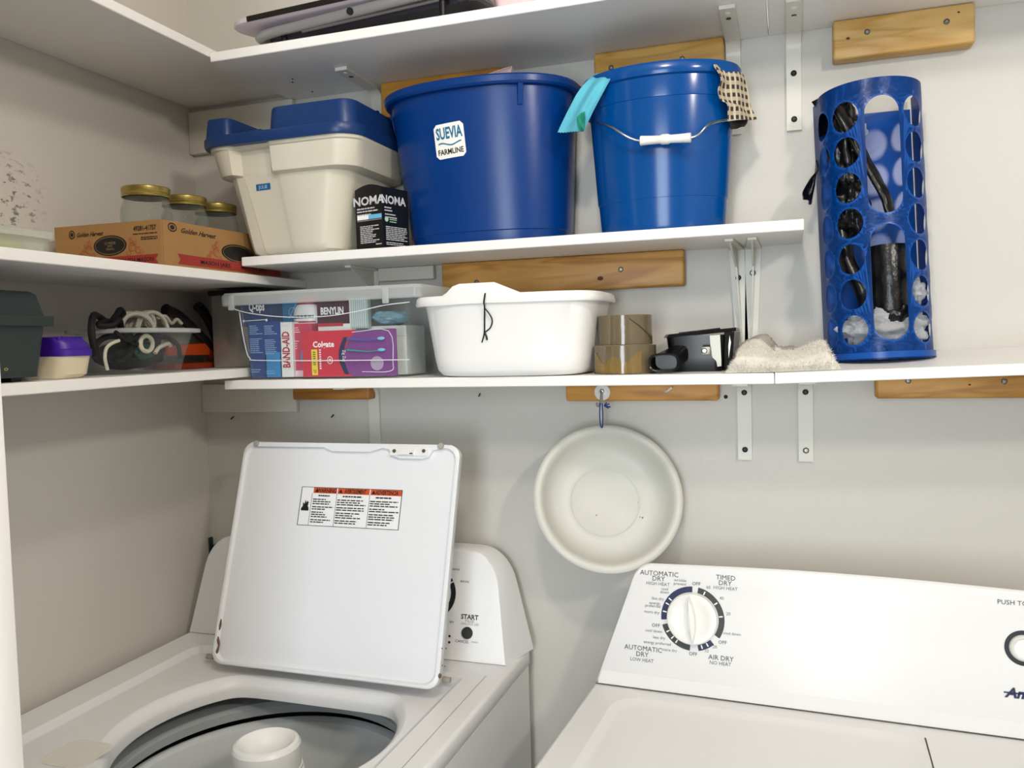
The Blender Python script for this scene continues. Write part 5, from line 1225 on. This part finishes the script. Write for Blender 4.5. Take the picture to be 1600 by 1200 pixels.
for k in range(9000):
    u, v = rnd.random(), rnd.random()
    if rnd.random() < .45: v = rnd.random()**2*.12
    if rnd.random() < .12: u = 0 if rnd.random() < .5 else 1
    x, y, h = pad(u, v); e = min(1, min(v, 1-v)*7, min(u, 1-u)*14); z = base_z(x, y)+h*e**.5*rnd.uniform(.3 if e < 1 else .9, 1)
    d = Vector((rnd.gauss(0, .6)+(1.2 if u > .97 else -1.2 if u < .03 else 0), rnd.gauss(-.5 if v < .15 else 0, .5), rnd.gauss(.5, .4))).normalized()
    L_ = rnd.uniform(.003, .008); p_ = Vector((x, y, z)); s_ = d.orthogonal().normalized()*.0004
    z2 = p_+d*L_; z2.z = max(z2.z, base_z(x, y)+.0003); c_ = d.cross(s_).normalized()*.0004
    vv = [b.verts.new(q_) for q_ in (p_-s_, p_+s_, p_+c_, z2)]
    b.faces.new((vv[0], vv[1], vv[3])); b.faces.new((vv[1], vv[2], vv[3])); b.faces.new((vv[2], vv[0], vv[3]))
obj('pile_fibres', b, mat('pile_fibre', 'EDE9E0', .9, vary=.2, vscale=40), t, smooth=False, kind='stuff')

# ---- perforated blue bag holder
HB = mat('blue_holder_plastic', '034A9E', .3, bump=.05, bscale=60)
HCX, HCY, HR, HH = 1.318, -.090, .0745, .414
HT = Matrix.Translation(Vector((1.3265, -.083, Z1+.0135))) @ Matrix.Rotation(math.radians(-1.9), 4, 'Y') @ Matrix.Rotation(math.radians(-3.2), 4, 'X') @ Matrix.Rotation(math.radians(8.5), 4, 'Z')
t = thing('bag_holder', 'tall blue perforated plastic bag holder stuffed with black bags', 'bag holder', mtx=HT)
def hmap(s, z, o=0):
    """s: arc length from the front centre; straight sides after the half circle"""
    half = HR*PI/2; R = HR+o
    if abs(s) <= half:
        a = s/HR; return Vector((R*math.sin(a), -R*math.cos(a), z))
    e = abs(s)-half; sg = 1 if s > 0 else -1
    return Vector((sg*R, e, z))
def shell():
    cu = bpy.data.curves.new('t', 'CURVE'); cu.dimensions = '2D'; cu.fill_mode = 'BOTH'
    def spl(pts):
        s_ = cu.splines.new('POLY'); s_.points.add(len(pts)-1); s_.use_cyclic_u = True
        for q_, p_ in zip(s_.points, pts): q_.co = (p_[0], p_[1], 0, 1)
    half = HR*PI/2+.042
    spl([(-half, 0), (half, 0), (half, HH), (-half, HH)])
    def hole(cx, cy, a, c, n=28): spl([(cx+a*math.cos(2*PI*k/n), cy+c*math.sin(2*PI*k/n)) for k in range(n)])
    def slot(x0, x1, z0, z1_):
        r = (x1-x0)/2; cx = (x0+x1)/2
        spl([(cx+r*math.cos(PI*k/14), z1_-r+r*math.sin(PI*k/14)) for k in range(15)]+[(cx-r*math.cos(PI*k/14), z0+r-r*math.sin(PI*k/14)) for k in range(15)])
    slot(-.0245, .0245, .026, .199); slot(-.0245, .0245, .213, .389)
    for k in range(7):
        z = .0445+.0535*k
        for s_, a, c in ((-.0535, .0210, .0235), (.0535, .0210, .0235), (-.1045, .0205, .0225), (.1045, .0205, .0225)): hole(s_, z, a, c)
    o = bpy.data.objects.new('t', cu); me = bpy.data.meshes.new_from_object(o)
    b = B(); b.from_mesh(me); bpy.data.objects.remove(o); bpy.data.curves.remove(cu)
    x = -half+.004
    while x < half:
        bmesh.ops.bisect_plane(b, geom=list(b.verts)+list(b.edges)+list(b.faces), plane_co=(x, 0, 0), plane_no=(1, 0, 0)); x += .0045
    bmesh.ops.recalc_face_normals(b, faces=b.faces)
    for v in b.verts: v.co = hmap(v.co.x, v.co.y)
    bmesh.ops.solidify(b, geom=list(b.faces), thickness=.0022)
    return b
obj('perforated_shell', shell(), HB, t, 30, local=True)
b = B(); yb_ = .040
loft(b, [rr(-HR+.002, HR-.002, yb_, yb_+.003, .001, 0), rr(-HR+.002, HR-.002, yb_, yb_+.003, .001, HH-.018)])
obj('back_plate', b, HB, t, local=True)
b = B()
for r_, z0, z1_ in ((HR+.0035, -.0005, .010),):
    ringp = lambda o, z: [hmap(-(HR*PI/2+.043)+(2*(HR*PI/2+.043))*k/60, z, o) for k in range(61)]
    loft(b, [ringp(.0035, 0), ringp(.0035, .009), ringp(.0005, .010)], True, False)
obj('base_rim', b, HB, t, local=True)
b = B(); lathe(b, [(.0001, -.0006), (.0055, -.0006)], (.003, yb_, .366), 16, axis=(0, 1, 0)); box(b, .0005, .0055, yb_-.0007, yb_-.0004, .368, .380); obj('keyhole', b, mat('keyhole_pale', 'A7AFC4', .6), t, local=True)
BAG = mat('black_bag_film', '0C0C0E', .28, bump=.8, bscale=60); CLB = clear('clear_bag_film', 'DADDE2', .42, .15)
def crumple(bm, c, s, seed, amp=.25, sub=4, clampy=None, freq=3):
    b = B(); bmesh.ops.create_icosphere(b, subdivisions=sub, radius=1)
    for v in b.verts:
        n_ = noise.noise(v.co*freq+Vector((seed, 0, 0)))*amp+abs(noise.noise(v.co*freq*2.7+Vector((0, seed, 0))))*amp*.6
        p_ = v.co.normalized()*(1+n_-amp*.3); v.co = Vector((c[0]+p_.x*s[0], c[1]+p_.y*s[1], c[2]+p_.z*s[2]))
    merge(bm, b)
def hthing(name, label, cat): return thing(name, label, cat, mtx=HT)
tg = hthing('bag_roll', 'upright roll of black bags seen through the lower slot', 'bag roll')
b = B(); lathe(b, [(.0001, .07), (.028, .07), (.029, .074), (.029, .166), (.028, .170), (.011, .170), (.010, .162), (.0001, .16)], (.010, -.030, 0), 40); crumple(b, (.010, -.032, .062), (.036, .030, .028), 5); obj('roll', b, BAG, tg, 40, local=True)
tg = hthing('black_bag', 'twisted black bag running down behind the upper slot', 'bag')
b = B(); tube(b, [(-.060, -.010, .41), (-.045, -.034, .37), (-.018, -.040, .30), (.004, -.045, .25), (.012, -.05, .215)], lambda q_: .0135-.004*q_, 12, 8, flat=.5)
for v in b.verts: v.co += Vector((noise.noise(v.co*70), noise.noise(v.co*70+Vector((9, 0, 0))), 0))*.0016
obj('bag_film', b, BAG, tg, 60, local=True)
tg = hthing('black_bag', 'bulky black bag filling the left rows of round holes', 'bag')
b = B(); crumple(b, (-.040, -.010, .33), (.026, .030, .075), 2, .3); crumple(b, (-.036, -.016, .235), (.026, .026, .045), 7, .3); tube(b, [(-.05, -.01, .20), (-.045, -.02, .15), (-.03, -.03, .11), (-.02, -.02, .08)], .012, 10); obj('bag_film', b, BAG, tg, 60, local=True)
tg = hthing('black_bag', 'flattened black bag tail sticking out left of the holder', 'bag')
b = B(); cloth(b, [((-.0765, .012, .305), (-.0765, .028, .325)), ((-.090, .008, .292), (-.084, .026, .275)), ((-.103, .004, .272), (-.087, .02, .255)), ((-.106, .002, .262), (-.090, .016, .252))], n=12, amp=.003); obj('bag_film', b, BAG, tg, 60, local=True)
tg = hthing('black_bag', 'small black bag corner poking over the top left rim', 'bag')
b = B(); cloth(b, [((-.068, .025, .36), (-.045, -.02, .36)), ((-.070, .025, .40), (-.044, -.03, .41)), ((-.0795, .022, .4175), (-.040, -.05, .4175))], n=10, amp=.002); obj('bag_film', b, BAG, tg, 60, local=True)
tg = hthing('clear_bag', 'crumpled clear bag at the bottom of the blue holder', 'bag')
b = B(); crumple(b, (0, -.022, .048), (.062, .042, .036), 12, .3, 5); obj('bag_film', b, CLB, tg, 80, local=True)
tg = hthing('clear_bag', 'crumpled clear bag in right lower holes of the blue holder', 'bag')
b = B(); crumple(b, (.045, -.020, .10), (.018, .028, .020), 15, .35, 4); obj('bag_film', b, CLB, tg, 80, local=True)

# ---- folded table on the topmost shelf
LAV = mat('lavender_grey_laminate', 'CFC4CF', .35); TUBM = mat('grey_tube_metal', 'A9A9AC', .28, metal=.6)
t = thing('folding_table', 'folded lap table with metal tube legs on the topmost shelf', 'folding table', (.5, -.12, Z3))
TM = Matrix.Translation(Vector((.262, -.235, Z3+.042))) @ Matrix.Rotation(math.radians(-2.2), 4, 'Y') @ Matrix.Rotation(math.radians(9), 4, 'X')
def LTr(bm): bmesh.ops.transform(bm, matrix=TM, verts=bm.verts); return bm
b = B(); loft(b, [rr(0.004, .474, 0.004, .206, .045, .0), rr(-.001, .479, -.001, .211, .05, .004), rr(-.001, .479, -.001, .211, .05, .009), rr(.001, .477, .001, .209, .048, .012)]); obj('table_top', LTr(b), LAV, t, 40)
b = B(); box(b, .05, .43, -.0032, -.0008, .003, .0122, .001, 1); obj('black_edging', LTr(b), mat('edge_black', '17130F', .4), t)
b = B(); tube(b, [(.055, .15, -.016), (.045, .05, -.018), (.07, .018, -.018), (.16, .012, -.016), (.34, .012, -.010), (.41, .018, -.008), (.435, .04, -.012), (.44, .14, -.014)], .0085, 12, 8); lg_ = obj('leg_tube', LTr(b), TUBM, t)
b = B(); tube(b, [(.13, .040, -.018), (.40, .045, -.012)], .0035, 8, 1); obj('brace_rod', LTr(b), TUBM, t)
b = B(); cyl(b, (.245, .0005, -.0135), (.245, .004, -.0135), .006, 14); obj('bolt_hole', LTr(b), BLK, t)
b = B(); box(b, .425, .450, .010, .04, -.025, -.002, .003); pb_ = obj('hinge_bracket', LTr(b), mat('bracket_dark', '4A4644', .4), t)
b = B(); loft(b, [rr(.05, .45, .05, .20, .02, -.022), rr(.05, .45, .05, .20, .02, -.014)]); obj('leg_shadow_sheet', LTr(b), mat('leg_shadow_dark', '3A3844', .5), t)  # dark sheet standing in for the shadow between the folded legs
for x_, y_ in ((.10, .03), (.40, .03), (.10, .17), (.40, .17)):
    p_ = TM @ Vector((x_, y_, -.015)); b = B(); cyl(b, (p_.x, p_.y, Z3+.0003), (p_.x, p_.y, p_.z), .006, 12); obj('rubber_foot', b, BLK, t)
b = B(); loft(b, [rr(.748, .83, -.235, -.10, .02, Z3+.026), rr(.744, .834, -.239, -.096, .022, Z3+.030), rr(.744, .834, -.239, -.096, .022, Z3+.040)]); loft(b, [rr(.76, .82, -.22, -.12, .012, Z3+.0005), rr(.756, .824, -.226, -.11, .012, Z3+.027)])
tag(obj('pink_tray', b, mat('pale_pink_plastic', 'E3C9CC', .4)), 'pale pink tray edge peeking over topmost shelf at frame top', 'tray')

# ---- hook, cord and hanging basin
hk = at(941, 613, y=-.034)
t = thing('wall_hook', 'steel hook on a white round disc screwed to orange block', 'hook', hk)
b = B(); lathe(b, [(.0001, .004), (.012, .0035), (.0142, .002), (.0145, 0)], (hk.x, -.0325, hk.z), 36, axis=(0, -1, 0)); obj('white_disc', b, PLW, t)
b = B(); tube(b, [(hk.x, -.037, hk.z+.003), (hk.x, -.042, hk.z-.002), (hk.x-.001, -.042, hk.z-.014), (hk.x-.003, -.044, hk.z-.021), (hk.x-.005, -.050, hk.z-.023), (hk.x-.006, -.053, hk.z-.018)], .0021, 8); obj('hook_wire', b, STEEL, t)
b = B(); lathe(b, [(.0001, .004), (.003, .0035), (.0042, .002), (.0042, 0)], (hk.x, -.0365, hk.z+.002), 16, axis=(0, -1, 0)); obj('screw_head', b, STEEL, t)
n_ = Vector((.30, -.87, .35)).normalized()
bc = at(951, 776, y=-.089)
side = n_.cross(Vector((0, 0, 1))).normalized()*-1; upb = n_.cross(side).normalized()
BM_ = Matrix((side, upb, n_)).transposed().to_4x4(); BM_.translation = bc
if upb.z < 0: BM_ = Matrix((-side, -upb, n_)).transposed().to_4x4(); BM_.translation = bc
t = thing('basin', 'round translucent white plastic basin hanging by a blue cord', 'basin', bc+Vector((0, .05, -.12)))
b = B(); R = .1295
prof = [(.0001, -.0565), (.058, -.0565), (.0615, -.0545), (.063, -.0535), (.070, -.0538), (.088, -.051), (.100, -.042), (.109, -.024), (.113, -.010), (.1165, -.004), (.121, -.0015), (R-.002, -.003), (R, -.0055), (R-.001, -.007), (.120, -.004), (.1145, -.009), (.111, -.025), (.102, -.045), (.089, -.054), (.07, -.0565), (.065, -.060), (.060, -.060), (.058, -.0575), (.0001, -.0575)]
lathe(b, prof, (0, 0, 0), 96, M=BM_)
obj('basin_body', b, mat('translucent_white_plastic', 'CBCBC4', .4, vary=.03, vscale=4), t, 60)
b = B()
for u, v, r_ in ((932, 805, .0012), (1000, 808, .0012), (1004, 809, .0018), (997, 785, .0008), (921, 864, .001)):
    p = atp(u, v, bc-n_*.0535, n_); lathe(b, [(.0001, .0004), (r_, 0)], p, 8, axis=n_)
obj('scuff_mark', b, mat('scuff', '77766A', .7), t)
BC = mat('blue_cord', '1B3C86', .7)
t = thing('hanging_cord', 'thin blue cord loop tying the basin to the hook', 'cord', at(940, 650, y=-.05))
tp = at(943, 672, y=-.046)
b = B(); tube(b, [at(938, 630, y=-.053), at(937, 645, y=-.052), at(938, 662, y=-.05), at(941, 672, y=-.045)], .0011, 7); tube(b, [at(941, 630, y=-.053), at(942, 650, y=-.05), at(941.5, 668, y=-.046)], .0011, 7); obj('loop', b, BC, t)
b = B(); p = at(944, 634, y=-.052)
for q in ((952, 631), (954, 636), (948, 629), (951, 638)): tube(b, [p, at(*q, y=-.053)], .0012, 6, 1)
obj('knot', b, BC, t)
